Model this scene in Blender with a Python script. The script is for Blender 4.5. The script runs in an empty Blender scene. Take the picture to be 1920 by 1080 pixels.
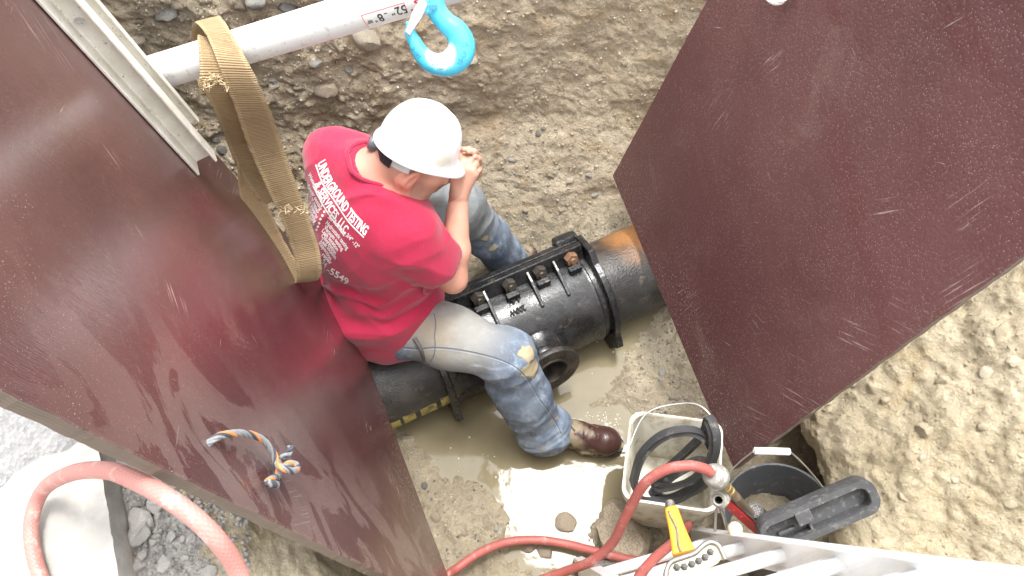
import bpy, bmesh, math, random
import numpy as np
from mathutils import Vector, Matrix
from mathutils.bvhtree import BVHTree

random.seed(7)
rng = np.random.default_rng(7)
SC = bpy.context.scene
COL = SC.collection
R = math.radians

# ------------------------------------------------------------------ camera, sky, sun, exposure
PITCH = 63.0
CAM_Z = 2.86
F_PX = 1507.0
cd = bpy.data.cameras.new('camera'); cam = bpy.data.objects.new('camera', cd); COL.objects.link(cam)
cam.location = (0, 0, CAM_Z); cam.rotation_euler = (R(90 - PITCH), 0, 0)
cd.sensor_width = 36; cd.lens = 36 * F_PX / 1920; cd.clip_start = 0.02; cd.clip_end = 400
SC.camera = cam

SUN_EL, SUN_AZ = 76.8, 19.0          # azimuth measured from +Y towards +X
w = bpy.data.worlds.new('World'); SC.world = w; w.use_nodes = True
nt = w.node_tree; nt.nodes.clear()
sky = nt.nodes.new('ShaderNodeTexSky'); sky.sky_type = 'NISHITA'; sky.sun_disc = False
sky.sun_elevation = R(SUN_EL); sky.sun_rotation = R(SUN_AZ); sky.dust_density = 4.0; sky.air_density = 1.0
hs = nt.nodes.new('ShaderNodeHueSaturation'); hs.inputs['Saturation'].default_value = 0.07
bg = nt.nodes.new('ShaderNodeBackground'); bg.inputs['Strength'].default_value = 0.15
ow = nt.nodes.new('ShaderNodeOutputWorld')
nt.links.new(sky.outputs[0], hs.inputs['Color']); nt.links.new(hs.outputs[0], bg.inputs[0]); nt.links.new(bg.outputs[0], ow.inputs[0])

sl = bpy.data.lights.new('sun', 'SUN'); sun = bpy.data.objects.new('sun', sl); COL.objects.link(sun)
sl.energy = 0.5; sl.angle = R(10); sl.color = (1.0, 0.965, 0.91)
sdir = Vector((math.sin(R(SUN_AZ)) * math.cos(R(SUN_EL)), math.cos(R(SUN_AZ)) * math.cos(R(SUN_EL)), math.sin(R(SUN_EL))))
sun.rotation_euler = sdir.to_track_quat('Z', 'Y').to_euler(); sun.location = (0, 0, 8)
SC.view_settings.view_transform = 'Standard'; SC.view_settings.look = 'None'
SC.view_settings.gamma = 1; SC.view_settings.use_curve_mapping = False
SC.view_settings.exposure = 2.2
SC.cycles.max_bounces = 8

# ------------------------------------------------------------------ survey helpers: sight line -> place in the pit
_cp, _sp = math.cos(R(PITCH)), math.sin(R(PITCH))
CAM = np.array([0, 0, CAM_Z])
def ray(px, py):
    a, b = (px - 960) / F_PX, (540 - py) / F_PX
    return np.array([a, _cp + b * _sp, -_sp + b * _cp])
def Pz(px, py, z):
    d = ray(px, py); return CAM + d * ((z - CAM_Z) / d[2])
def Dp(px, py, t):
    return CAM + ray(px, py) * t
def Pplane(px, py, p0, n):
    d = ray(px, py); return CAM + d * (np.dot(p0 - CAM, n) / np.dot(d, n))
def nrm(v):
    v = np.asarray(v, float); return v / np.linalg.norm(v)
def A(*v): return np.array(v, float)

# ------------------------------------------------------------------ noise
_perm = rng.permutation(256); _perm = np.concatenate([_perm, _perm, _perm])
_gr = rng.normal(size=(256, 3)); _gr /= np.linalg.norm(_gr, axis=1)[:, None]
def perlin(p):
    p = np.asarray(p, float); i = np.floor(p).astype(int); f = p - i; i &= 255
    u = f * f * f * (f * (f * 6 - 15) + 10)
    out = 0
    for dx in (0, 1):
        for dy in (0, 1):
            for dz in (0, 1):
                h = _perm[_perm[_perm[i[..., 0] + dx] + i[..., 1] + dy] + i[..., 2] + dz]
                g = _gr[h]
                dot = g[..., 0] * (f[..., 0] - dx) + g[..., 1] * (f[..., 1] - dy) + g[..., 2] * (f[..., 2] - dz)
                wgt = (u[..., 0] if dx else 1 - u[..., 0]) * (u[..., 1] if dy else 1 - u[..., 1]) * (u[..., 2] if dz else 1 - u[..., 2])
                out = out + wgt * dot
    return out
def fbm(p, sc, octv=4, gain=.5):
    p = np.asarray(p, float) * sc; a, s = 1.0, 0
    for k in range(octv):
        s = s + a * perlin(p + 17.3 * k); p = p * 2.03; a *= gain
    return s
def ridged(p, sc, octv=4):
    p = np.asarray(p, float) * sc; a, s = 1.0, 0
    for k in range(octv):
        s = s + a * (1 - np.abs(perlin(p + 9.1 * k)) * 2.2); p = p * 2.1; a *= .5
    return s / 2
def worley(p, sc):
    p = np.asarray(p, float) * sc; i = np.floor(p).astype(int); best = np.full(p.shape[:-1], 9.0); sec = best.copy(); ids = np.zeros(p.shape[:-1])
    for dx in (-1, 0, 1):
        for dy in (-1, 0, 1):
            for dz in (-1, 0, 1):
                c = i + np.array([dx, dy, dz]); cc = c & 255
                h = _perm[_perm[_perm[cc[..., 0]] + cc[..., 1]] + cc[..., 2]]
                q = c + .5 + _gr[h] * .45
                d = np.linalg.norm(p - q, axis=-1)
                sec = np.where(d < best, best, np.minimum(sec, d)); ids = np.where(d < best, h, ids); best = np.minimum(best, d)
    return best, sec, ids / 255.0
def sstep(a, b, x):
    t = np.clip((x - a) / (b - a), 0, 1); return t * t * (3 - 2 * t)

# ------------------------------------------------------------------ objects
def link(name, me, mat=None, parent=None, smooth=False):
    o = bpy.data.objects.new(name, me); COL.objects.link(o)
    if mat is not None:
        for m in (mat if isinstance(mat, (list, tuple)) else [mat]): me.materials.append(m)
    if smooth and len(me.polygons): me.polygons.foreach_set('use_smooth', [True] * len(me.polygons))
    if parent is not None: o.parent = parent
    return o
def tag(o, label=None, cat=None, group=None, kind=None):
    if label: o['label'] = label
    if cat: o['category'] = cat
    if group: o['group'] = group
    if kind: o['kind'] = kind
    return o
def thing(name, label, cat, loc=(0, 0, 0), group=None, rot=None):
    o = bpy.data.objects.new(name, None); COL.objects.link(o); o.empty_display_size = .05
    if rot is not None:
        o.matrix_world = Matrix.Translation(Vector(loc)) @ rot
    else: o.location = loc
    return tag(o, label, cat, group)
def frame(x, y, z):            # rotation matrix from three axes
    return Matrix(((x[0], y[0], z[0]), (x[1], y[1], z[1]), (x[2], y[2], z[2]))).to_4x4()
def me_from(name, v, f, uv=None):
    me = bpy.data.meshes.new(name); me.from_pydata([tuple(map(float, q)) for q in v], [], [tuple(map(int, q)) for q in f]); me.update()
    return me
def me_fast(name, v, quads):
    me = bpy.data.meshes.new(name); v = np.asarray(v, np.float32); q = np.asarray(quads, np.int32)
    me.vertices.add(len(v)); me.vertices.foreach_set('co', v.ravel())
    k = q.shape[1]
    me.loops.add(q.size); me.loops.foreach_set('vertex_index', q.ravel())
    me.polygons.add(len(q)); me.polygons.foreach_set('loop_start', np.arange(0, q.size, k, dtype=np.int32))
    me.update(calc_edges=True); me.validate()
    return me
def grid_mesh(name, Pts):      # Pts (n,m,3)
    n, m = Pts.shape[:2]
    i = np.arange(n * m).reshape(n, m)
    q = np.stack([i[:-1, :-1], i[1:, :-1], i[1:, 1:], i[:-1, 1:]], -1).reshape(-1, 4)
    return me_fast(name, Pts.reshape(-1, 3), q)
class MB:
    """collects simple solids, then becomes ONE mesh object"""
    def __init__(s): s.v = []; s.f = []; s.mi = []; s.m = 0
    def add(s, v, f):
        b = len(s.v); s.v += [tuple(map(float, q)) for q in v]
        for q in f: s.f.append(tuple(int(i) + b for i in q)); s.mi.append(s.m)
        return s
    def box(s, c, size, ax=None, bev=0.0):
        ax = np.eye(3) if ax is None else np.array(ax, float)   # rows = axes
        hx, hy, hz = [q / 2 for q in size]
        b = min(bev, hx * .9, hy * .9, hz * .9)
        if b <= 0:
            pts = [(sx * hx, sy * hy, sz * hz) for sx in (-1, 1) for sy in (-1, 1) for sz in (-1, 1)]
            f = [(0, 1, 3, 2), (4, 6, 7, 5), (0, 4, 5, 1), (2, 3, 7, 6), (0, 2, 6, 4), (1, 5, 7, 3)]
        else:
            bm = bmesh.new(); bmesh.ops.create_cube(bm, size=1)
            for q in bm.verts: q.co = Vector((q.co.x * 2 * hx, q.co.y * 2 * hy, q.co.z * 2 * hz))
            bmesh.ops.bevel(bm, geom=list(bm.edges), offset=b, segments=2, profile=.5, affect='EDGES')
            bm.verts.index_update(); pts = [tuple(q.co) for q in bm.verts]; f = [[q.index for q in fc.verts] for fc in bm.faces]; bm.free()
        c = np.asarray(c, float)
        return s.add([c + p[0] * ax[0] + p[1] * ax[1] + p[2] * ax[2] for p in pts], f)
    def tube(s, pts, rad, n=12, cap=True, closed=False):
        v, f = tube_vf(pts, rad, n, cap, closed); return s.add(v, f)
    def lathe(s, prof, c, ax, n=32, a0=0, a1=2 * math.pi, closed=False):
        """prof: list of (r, h) along axis ax"""
        ax = nrm(ax); t = nrm(np.cross(ax, [0.31, .77, .55])); b = np.cross(ax, t); c = np.asarray(c, float)
        full = abs(a1 - a0) > 6.28; m = n if full else n + 1
        v = []; f = []
        for (r, h) in prof:
            for k in range(m):
                a = a0 + (a1 - a0) * k / n; v.append(c + ax * h + (t * math.cos(a) + b * math.sin(a)) * r)
        L = len(prof)
        for i in range(L if closed else L - 1):
            j = (i + 1) % L
            for k in range(n):
                k2 = (k + 1) % m; f.append((i * m + k, i * m + k2, j * m + k2, j * m + k))
        return s.add(v, f)
    def prism(s, poly, c, ax, depth, bev=0):
        """poly of 2-D points in plane (ax[0],ax[1]), extruded along ax[2] by depth"""
        ax = np.array(ax, float); c = np.asarray(c, float); n = len(poly)
        v = [c + p[0] * ax[0] + p[1] * ax[1] for p in poly] + [c + p[0] * ax[0] + p[1] * ax[1] + ax[2] * depth for p in poly]
        f = [tuple(range(n))[::-1], tuple(range(n, 2 * n))] + [(k, (k + 1) % n, n + (k + 1) % n, n + k) for k in range(n)]
        return s.add(v, f)
    def build(s, name, mat, parent=None, smooth=False, bevel=0, world=True, autos=False):
        me = me_from(name, s.v, s.f)
        bm = bmesh.new(); bm.from_mesh(me); bmesh.ops.recalc_face_normals(bm, faces=bm.faces); bm.to_mesh(me); bm.free()
        o = link(name, me, mat, None, smooth)
        if isinstance(mat, (list, tuple)): me.polygons.foreach_set('material_index', s.mi)
        if autos:
            me.polygons.foreach_set('use_smooth', [True] * len(me.polygons)); me.set_sharp_from_angle(angle=R(38))
        if bevel:
            md = o.modifiers.new('bevel', 'BEVEL'); md.width = bevel; md.segments = 2; md.limit_method = 'ANGLE'; md.angle_limit = R(40)
        if parent is not None:
            o.parent = parent
            if world: o.matrix_parent_inverse = parent_inv(parent)
        return o
def parent_inv(p):
    m = p.matrix_basis.copy(); q = p
    while q.parent is not None:
        m = q.parent.matrix_basis @ q.matrix_parent_inverse @ m if False else (q.parent.matrix_basis @ q.matrix_parent_inverse @ m); q = q.parent
    return m.inverted()
def adopt(o, p):
    o.parent = p; o.matrix_parent_inverse = parent_inv(p); return o
def spline(pts, n=8):
    P = np.array(pts, float); P = np.vstack([2 * P[0] - P[1], P, 2 * P[-1] - P[-2]]); out = []
    for i in range(1, len(P) - 2):
        p0, p1, p2, p3 = P[i - 1:i + 3]
        for k in range(n):
            t = k / n; out.append(.5 * ((2 * p1) + (-p0 + p2) * t + (2 * p0 - 5 * p1 + 4 * p2 - p3) * t * t + (-p0 + 3 * p1 - 3 * p2 + p3) * t ** 3))
    out.append(P[-2]); return np.array(out)
def frames(pts, closed=False):
    P = np.asarray(pts, float); T = np.gradient(P, axis=0)
    if closed: T = np.roll(P, -1, 0) - np.roll(P, 1, 0)
    T /= np.linalg.norm(T, axis=1)[:, None] + 1e-12
    n = np.cross(T[0], [0, 0, 1.0]);
    if np.linalg.norm(n) < 1e-3: n = np.cross(T[0], [0, 1.0, 0])
    n = nrm(n); N = [n]
    for k in range(1, len(P)):
        n = n - T[k] * np.dot(n, T[k]); n = nrm(n); N.append(n)
    N = np.array(N); return T, N, np.cross(T, N)
def tube_vf(pts, rad, n=12, cap=True, closed=False):
    P = np.asarray(pts, float); T, N, B = frames(P, closed); m = len(P)
    rad = np.full(m, rad) if np.isscalar(rad) else np.asarray(rad)
    a = np.arange(n) * 2 * math.pi / n
    V = P[:, None] + rad[:, None, None] * (N[:, None] * np.cos(a)[None, :, None] + B[:, None] * np.sin(a)[None, :, None])
    f = []
    for i in range(m if closed else m - 1):
        j = (i + 1) % m
        for k in range(n): k2 = (k + 1) % n; f.append((i * n + k, i * n + k2, j * n + k2, j * n + k))
    if cap and not closed: f += [tuple(range(n))[::-1], tuple((m - 1) * n + k for k in range(n))]
    return V.reshape(-1, 3), f
def tube_obj(name, pts, rad, mat, parent=None, n=14, uvlen=None, closed=False):
    P = np.asarray(pts, float); v, f = tube_vf(P, rad, n, True, closed)
    me = me_from(name, v, f)
    L = np.concatenate([[0], np.cumsum(np.linalg.norm(np.diff(P, axis=0), axis=1))])
    uvl = me.uv_layers.new(name='UVMap')
    for p in me.polygons:
        if len(p.vertices) != 4: continue
        ks = [vi % n for vi in p.vertices]; wrap = max(ks) - min(ks) > 1
        for li, vi in zip(p.loop_indices, p.vertices):
            k = vi % n; k = n if (wrap and k == 0) else k
            uvl.data[li].uv = (k / n, L[vi // n])
    o = link(name, me, mat, None, True)
    if parent is not None: adopt(o, parent)
    return o

# ------------------------------------------------------------------ signed-distance modelling
class Vol:
    def __init__(s, lo, hi, h):
        s.lo = np.asarray(lo, float); s.h = h; s.n = np.ceil((np.asarray(hi, float) - s.lo) / h).astype(int) + 1
        s.d = np.full(s.n, 1.0, np.float32)
    def block(s, lo, hi):
        i0 = np.clip(np.floor((lo - s.lo) / s.h).astype(int), 0, s.n - 1); i1 = np.clip(np.ceil((hi - s.lo) / s.h).astype(int) + 1, 0, s.n)
        sl_ = tuple(slice(a, max(a + 1, b)) for a, b in zip(i0, i1))
        ax = [(s.lo[k] + np.arange(sl_[k].start, sl_[k].stop) * s.h).astype(np.float32) for k in range(3)]
        return sl_, np.stack(np.meshgrid(*ax, indexing='ij'), -1)
    def _comb(s, sl_, b, k, op):
        a = s.d[sl_]
        if op == 'sub': b = -b
        if op in ('sub', 'and'):
            if k <= 0: r = np.maximum(a, b)
            else:
                h = np.clip(.5 - .5 * (b - a) / k, 0, 1); r = b + (a - b) * h + k * h * (1 - h)
        else:
            if k <= 0: r = np.minimum(a, b)
            else:
                h = np.clip(.5 + .5 * (b - a) / k, 0, 1); r = b + (a - b) * h - k * h * (1 - h)
        s.d[sl_] = r
    def cone(s, a, b, ra, rb=None, k=.02, op='add'):
        rb = ra if rb is None else rb; a = np.asarray(a, float); b = np.asarray(b, float); m = max(ra, rb) + k + 3 * s.h
        sl_, p = s.block(np.minimum(a, b) - m, np.maximum(a, b) + m)
        ba = (b - a).astype(np.float32); q = p - a.astype(np.float32)
        h = np.clip((q @ ba) / max(1e-9, float(ba @ ba)), 0, 1)
        d = np.linalg.norm(q - h[..., None] * ba, axis=-1) - (ra + h * (rb - ra))
        s._comb(sl_, d.astype(np.float32), k, op); return s
    def chain(s, pts, rads, k=.01, op='add'):
        for i in range(len(pts) - 1): s.cone(pts[i], pts[i + 1], rads[i], rads[i + 1], k, op)
        return s
    def ell(s, c, r, ax=None, k=.02, op='add'):
        c = np.asarray(c, float); r = np.asarray(r, float); ax = np.eye(3) if ax is None else np.array(ax, float)
        m = r.max() + k + 3 * s.h
        sl_, p = s.block(c - m, c + m); q = (p - c) @ ax.T.astype(np.float32)
        k0 = np.linalg.norm(q / r, axis=-1); k1 = np.linalg.norm(q / (r * r), axis=-1) + 1e-9
        d = k0 * (k0 - 1) / k1
        s._comb(sl_, d.astype(np.float32), k, op); return s
    def rbox(s, c, half, rad, ax=None, k=.01, op='add'):
        c = np.asarray(c, float); half = np.asarray(half, float); ax = np.eye(3) if ax is None else np.array(ax, float)
        m = np.linalg.norm(half) + k + 3 * s.h
        sl_, p = s.block(c - m, c + m); q = np.abs((p - c) @ ax.T.astype(np.float32)) - (half - rad)
        d = np.linalg.norm(np.maximum(q, 0), axis=-1) + np.minimum(q.max(-1), 0) - rad
        s._comb(sl_, d.astype(np.float32), k, op); return s
    def halfspace(s, c, n, k=0, lo=None, hi=None):   # keep the side n points AWAY from
        lo = s.lo if lo is None else lo; hi = s.lo + s.n * s.h if hi is None else hi
        sl_, p = s.block(np.asarray(lo), np.asarray(hi)); d = (p - np.asarray(c, np.float32)) @ nrm(n).astype(np.float32)
        s._comb(sl_, d, k, 'and'); return s
    def mesh(s):
        d = s.d; ins = d < 0
        c = np.zeros(np.array(d.shape) - 1, np.int8)
        for i in (0, 1):
            for j in (0, 1):
                for k in (0, 1): c += ins[i:d.shape[0] - 1 + i, j:d.shape[1] - 1 + j, k:d.shape[2] - 1 + k]
        idx = np.argwhere((c > 0) & (c < 8)); cid = np.full(c.shape, -1, np.int32); cid[tuple(idx.T)] = np.arange(len(idx))
        cor = np.array([(i, j, k) for i in (0, 1) for j in (0, 1) for k in (0, 1)])
        val = np.stack([d[tuple((idx + q).T)] for q in cor], 1).astype(float)
        acc = np.zeros((len(idx), 3)); cnt = np.zeros(len(idx))
        for a in range(8):
            for b in range(a + 1, 8):
                if np.abs(cor[a] - cor[b]).sum() != 1: continue
                m = (val[:, a] < 0) != (val[:, b] < 0); t = val[:, a] / (val[:, a] - val[:, b] + 1e-12)
                acc[m] += (cor[a] + t[:, None] * (cor[b] - cor[a]))[m]; cnt[m] += 1
        V = s.lo + (idx + acc / cnt[:, None]) * s.h
        Q = []
        for ax in range(3):
            a = [slice(None)] * 3; b = [slice(None)] * 3; a[ax] = slice(0, -1); b[ax] = slice(1, None)
            ch = ins[tuple(a)] != ins[tuple(b)]
            e = np.argwhere(ch); o1, o2 = [(1, 2), (2, 0), (0, 1)][ax]
            ok = (e[:, o1] > 0) & (e[:, o2] > 0) & (e[:, o1] < d.shape[o1] - 1) & (e[:, o2] < d.shape[o2] - 1); e = e[ok]
            def cell(u, v_):
                q = e.copy(); q[:, o1] -= u; q[:, o2] -= v_; return cid[tuple(q.T)]
            q = np.stack([cell(1, 1), cell(0, 1), cell(0, 0), cell(1, 0)], 1)
            fl = ~ins[tuple(e.T)]; q[fl] = q[fl][:, ::-1]; Q.append(q)
        Q = np.concatenate(Q); Q = Q[(Q >= 0).all(1)]
        return V, Q
def vnormals(V, Q):
    n = np.cross(V[Q[:, 2]] - V[Q[:, 0]], V[Q[:, 3]] - V[Q[:, 1]]); N = np.zeros_like(V)
    for k in range(4): np.add.at(N, Q[:, k], n)
    return N / (np.linalg.norm(N, axis=1)[:, None] + 1e-12)
def relax(V, Q, it=2, lam=.5):
    e = np.concatenate([Q[:, [0, 1]], Q[:, [1, 2]], Q[:, [2, 3]], Q[:, [3, 0]]])
    for _ in range(it):
        S = np.zeros_like(V); C = np.zeros(len(V))
        np.add.at(S, e[:, 0], V[e[:, 1]]); np.add.at(C, e[:, 0], 1); np.add.at(S, e[:, 1], V[e[:, 0]]); np.add.at(C, e[:, 1], 1)
        V = V + lam * (S / C[:, None] - V)
    return V
def bvh_of(V, Q): return BVHTree.FromPolygons([tuple(q) for q in V], [tuple(int(i) for i in q) for q in Q])
def hit(bvh, px, py, off=0.0):
    d = Vector(ray(px, py)).normalized(); loc, no, i, t = bvh.ray_cast(Vector(CAM), d)
    if loc is None: return None
    return np.array(loc) - np.array(d) * off

# ------------------------------------------------------------------ materials
class M:
    def __init__(s, name, rough=.6, metal=0.0, spec=.5, coat=0.0, coat_rough=.1, ior=None):
        s.m = bpy.data.materials.new(name); s.m.use_nodes = True; s.t = s.m.node_tree; s.N = s.t.nodes; s.L = s.t.links
        s.p = s.N['Principled BSDF']; s.p.inputs['Roughness'].default_value = rough; s.p.inputs['Metallic'].default_value = metal
        s.p.inputs['Specular IOR Level'].default_value = spec
        if ior: s.p.inputs['IOR'].default_value = ior
        if coat: s.p.inputs['Coat Weight'].default_value = coat; s.p.inputs['Coat Roughness'].default_value = coat_rough
        s.tc = s.N.new('ShaderNodeTexCoord'); s.h = None
    def co(s, scale=(1, 1, 1), rot=(0, 0, 0), src='Object', loc=(0, 0, 0)):
        mp = s.N.new('ShaderNodeMapping'); mp.inputs['Scale'].default_value = scale; mp.inputs['Rotation'].default_value = [R(a) for a in rot]; mp.inputs['Location'].default_value = loc
        if any(rot):                      # turn first, stretch afterwards
            m0 = s.N.new('ShaderNodeMapping'); m0.inputs['Rotation'].default_value = mp.inputs['Rotation'].default_value; mp.inputs['Rotation'].default_value = (0, 0, 0)
            s.L.new(s.tc.outputs[src], m0.inputs['Vector']); s.L.new(m0.outputs[0], mp.inputs['Vector'])
        else: s.L.new(s.tc.outputs[src], mp.inputs['Vector'])
        return mp.outputs[0]
    def noise(s, sc, det=4, rough=.55, co=None, dist=0):
        n = s.N.new('ShaderNodeTexNoise'); n.inputs['Scale'].default_value = sc; n.inputs['Detail'].default_value = det; n.inputs['Roughness'].default_value = rough; n.inputs['Distortion'].default_value = dist
        s.L.new(co if co is not None else s.tc.outputs['Object'], n.inputs['Vector']); return n.outputs['Fac']
    def vor(s, sc, co=None, feat='F1', out='Distance', rnd=1):
        n = s.N.new('ShaderNodeTexVoronoi'); n.inputs['Scale'].default_value = sc; n.feature = feat; n.inputs['Randomness'].default_value = rnd
        s.L.new(co if co is not None else s.tc.outputs['Object'], n.inputs['Vector']); return n.outputs[out]
    def wave(s, sc, co, dist=0, det=2):
        n = s.N.new('ShaderNodeTexWave'); n.bands_direction = 'DIAGONAL'; n.inputs['Scale'].default_value = sc; n.inputs['Distortion'].default_value = dist; n.inputs['Detail'].default_value = det
        s.L.new(co, n.inputs['Vector']); return n.outputs['Fac']
    def ramp(s, fac, stops):
        n = s.N.new('ShaderNodeValToRGB'); e = n.color_ramp.elements
        while len(e) < len(stops): e.new(.5)
        for q, (p, c) in zip(e, stops):
            q.position = p; c = (c, c, c) if np.isscalar(c) else c; q.color = (*c, 1)
        s.L.new(fac, n.inputs[0]); return n.outputs[0]
    def step(s, fac, a, b):
        n = s.N.new('ShaderNodeMapRange'); n.interpolation_type = 'SMOOTHSTEP'; n.inputs['From Min'].default_value = a; n.inputs['From Max'].default_value = b
        s.L.new(fac, n.inputs['Value']); return n.outputs[0]
    def math(s, op, a, b=0.0):
        n = s.N.new('ShaderNodeMath'); n.operation = op
        for k, q in enumerate((a, b)):
            if hasattr(q, 'links'): s.L.new(q, n.inputs[k])
            else: n.inputs[k].default_value = q
        return n.outputs[0]
    def mix(s, fac, a, b):
        n = s.N.new('ShaderNodeMix'); n.data_type = 'RGBA'
        for k, q in ((0, fac), (6, a), (7, b)):
            if hasattr(q, 'links'): s.L.new(q, n.inputs[k])
            elif k == 0: n.inputs[0].default_value = q
            else: n.inputs[k].default_value = (*q, 1)
        return n.outputs[2]
    def xyz(s, src='Object'):
        n = s.N.new('ShaderNodeSeparateXYZ'); s.L.new(s.tc.outputs[src], n.inputs[0]); return n.outputs
    def near(s, c, r0, r1, jag=0, jsc=20):  # 1 inside r0 .. 0 outside r1 around an object-space point
        n = s.N.new('ShaderNodeVectorMath'); n.operation = 'DISTANCE'; s.L.new(s.tc.outputs['Object'], n.inputs[0]); n.inputs[1].default_value = tuple(map(float, c))
        d = n.outputs['Value']
        if jag: d = s.math('ADD', d, s.math('MULTIPLY', s.math('SUBTRACT', s.noise(jsc, 4), .5), jag))
        return s.math('SUBTRACT', 1.0, s.step(d, r0, r1))
    def attr(s, name):
        n = s.N.new('ShaderNodeAttribute'); n.attribute_name = name; return n.outputs['Fac']
    def col(s, c):
        if hasattr(c, 'links'): s.L.new(c, s.p.inputs['Base Color'])
        else: s.p.inputs['Base Color'].default_value = (*c, 1)
        return s
    def rough(s, r):
        s.L.new(r, s.p.inputs['Roughness']); return s
    def bump(s, h, dist=.003, st=1.0):
        b = s.N.new('ShaderNodeBump'); b.inputs['Distance'].default_value = dist; b.inputs['Strength'].default_value = st
        s.L.new(h, b.inputs['Height'])
        if s.h is not None: s.L.new(s.h, b.inputs['Normal'])
        s.h = b.outputs[0]; s.L.new(s.h, s.p.inputs['Normal']); return s
def simple(name, c, rough=.6, metal=0, var=.15, sc=30, bump=.0006, bsc=120, dirt=None, spec=.5, coat=0, coat_rough=.1):
    m = M(name, rough, metal, spec, coat, coat_rough); c = np.array(c)
    x = m.mix(m.noise(sc, 5), tuple(c * (1 - var)), tuple(np.minimum(c * (1 + var), 1)))
    if dirt: x = m.mix(m.step(m.noise(dirt[1], 6, .65), dirt[2], dirt[3]), x, dirt[0])
    m.col(x)
    if bump: m.bump(m.noise(bsc, 4), bump)
    return m.m

def soil(name, c1, c2, c3, rough=.85, wet=None, bumpk=1.0):
    m = M(name, rough, spec=.35)
    x = m.mix(m.step(m.noise(2.6, 5, .6), .36, .62), c1, c2)
    x = m.mix(m.step(m.noise(7.5, 6, .65, dist=.6), .50, .70), x, c3)
    x = m.mix(m.math('MULTIPLY', m.step(m.noise(55, 5, .7), .46, .72), .5), x, tuple(np.array(c1) * .62))
    x = m.mix(m.math('MULTIPLY', m.step(m.vor(75), .30, .12), .35), x, tuple(np.minimum(np.array(c2) * 1.35, .75)))
    m.col(x)
    if wet:
        z = m.math('ADD', m.xyz()[2], m.math('MULTIPLY', m.math('SUBTRACT', m.noise(9, 4), .5), .05))
        m.rough(m.math('ADD', m.math('MULTIPLY', m.step(z, wet[0], wet[1]), rough - .30), .30))
        m.p.inputs['Specular IOR Level'].default_value = .5
    m.bump(m.noise(30, 7, .70, dist=.5), .020 * bumpk).bump(m.noise(140, 5, .7), .006 * bumpk)
    return m.m
# ================================================================== THE PIT
M_floor = soil('wet_mud', (.30, .25, .17), (.40, .34, .24), (.23, .19, .13), .8, wet=(.005, .10))
M_wall = soil('earth_wall', (.415, .335, .235), (.53, .45, .33), (.42, .32, .20), .8)
M_bank = soil('sandy_bank', (.54, .45, .30), (.65, .56, .40), (.53, .425, .26), .95, bumpk=1.25)
M_rub = soil('grey_rubble', (.44, .42, .39), (.56, .535, .50), (.46, .43, .39), .95)
def stone_mat(name, c, var=.3, dust=(.30, .24, .155)):
    m = M(name, .8, spec=.3); c = np.array(c)
    x = m.mix(m.step(m.noise(18, 6, .65), .35, .65), tuple(c * (1 - var)), tuple(np.minimum(c * (1 + var), .9)))
    m.col(m.mix(m.step(m.noise(9, 5, .6), .55, .72), x, dust))
    m.bump(m.noise(60, 6, .65), .004)
    return m.m
M_st = [stone_mat('stone_grey', (.31, .30, .27)), stone_mat('stone_brown', (.31, .255, .19)), stone_mat('stone_pale', (.42, .37, .29)), stone_mat('stone_dark', (.16, .15, .14))]
M_bs = [stone_mat('sandy_stone', (.56, .48, .34), .15), stone_mat('pale_sandy_stone', (.62, .55, .42), .15)]
M_clod = stone_mat('dry_clod', (.60, .57, .53), .15, (.50, .46, .41))

# puddle outline in plan (water level z = 0)
pud_px = [(735, 745), (745, 790), (790, 835), (850, 870), (905, 905), (950, 940), (962, 975), (945, 1010), (985, 1042), (1040, 1060), (1085, 1075), (1120, 1050), (1085, 1015), (1075, 985), (1120, 955), (1200, 915),
          (1240, 850), (1200, 800), (1165, 770), (1110, 775), (1085, 760), (1120, 735), (1150, 690), (1168, 650), (1210, 615), (1215, 560), (1000, 600), (760, 700)]
PUD = np.array([Pz(x, y, 0)[:2] for x, y in pud_px])
def poly_sd(p, poly):
    d = np.full(p.shape[:-1], 9.0); ins = np.zeros(p.shape[:-1], bool); n = len(poly)
    for i in range(n):
        a, b = poly[i], poly[(i + 1) % n]; e = b - a; q = p - a
        t = np.clip((q @ e) / (e @ e), 0, 1); d = np.minimum(d, np.linalg.norm(q - t[..., None] * e, axis=-1))
        c = ((a[1] > p[..., 1]) != (b[1] > p[..., 1])) & (p[..., 0] < (b[0] - a[0]) * (p[..., 1] - a[1]) / (b[1] - a[1] + 1e-12) + a[0]); ins ^= c
    return np.where(ins, -d, d)
def floor_z(X, Y):
    p2 = np.stack([X, Y], -1); p = np.stack([X, Y, np.zeros_like(X)], -1)
    sd = poly_sd(p2, PUD) + fbm(p, 7, 3) * .03
    z = np.where(sd > 0, .055 * (1 - np.exp(-sd * 6)), np.maximum(sd * .25, -.05))
    z = z + .16 * sstep(1.40, 1.80, Y) + .05 * sstep(.55, .8, X)
    lump = worley(p + fbm(p, 12, 2)[..., None] * .012, 17)
    rough = sstep(-.01, .05, sd)
    z = z + rough * (fbm(p, 6, 5) * .022 + (ridged(p, 16, 4) - .5) * .016 + np.maximum(.42 - lump[0], 0) * .035 * (lump[2] > .45) + fbm(p, 45, 3, .6) * .008 + fbm(p, 100, 2) * .003)
    return z - .006
xs = np.arange(-1.25, 1.45, .0062); ys = np.arange(.0, 2.1, .0062)
X, Y = np.meshgrid(xs, ys, indexing='ij')
floor = link('pit_floor', grid_mesh('pit_floor', np.stack([X, Y, floor_z(X, Y)], -1)), M_floor, None, True); tag(floor, kind='structure')
def fz(x, y): return float(floor_z(np.array([[x]]), np.array([[y]]))[0, 0])

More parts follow.
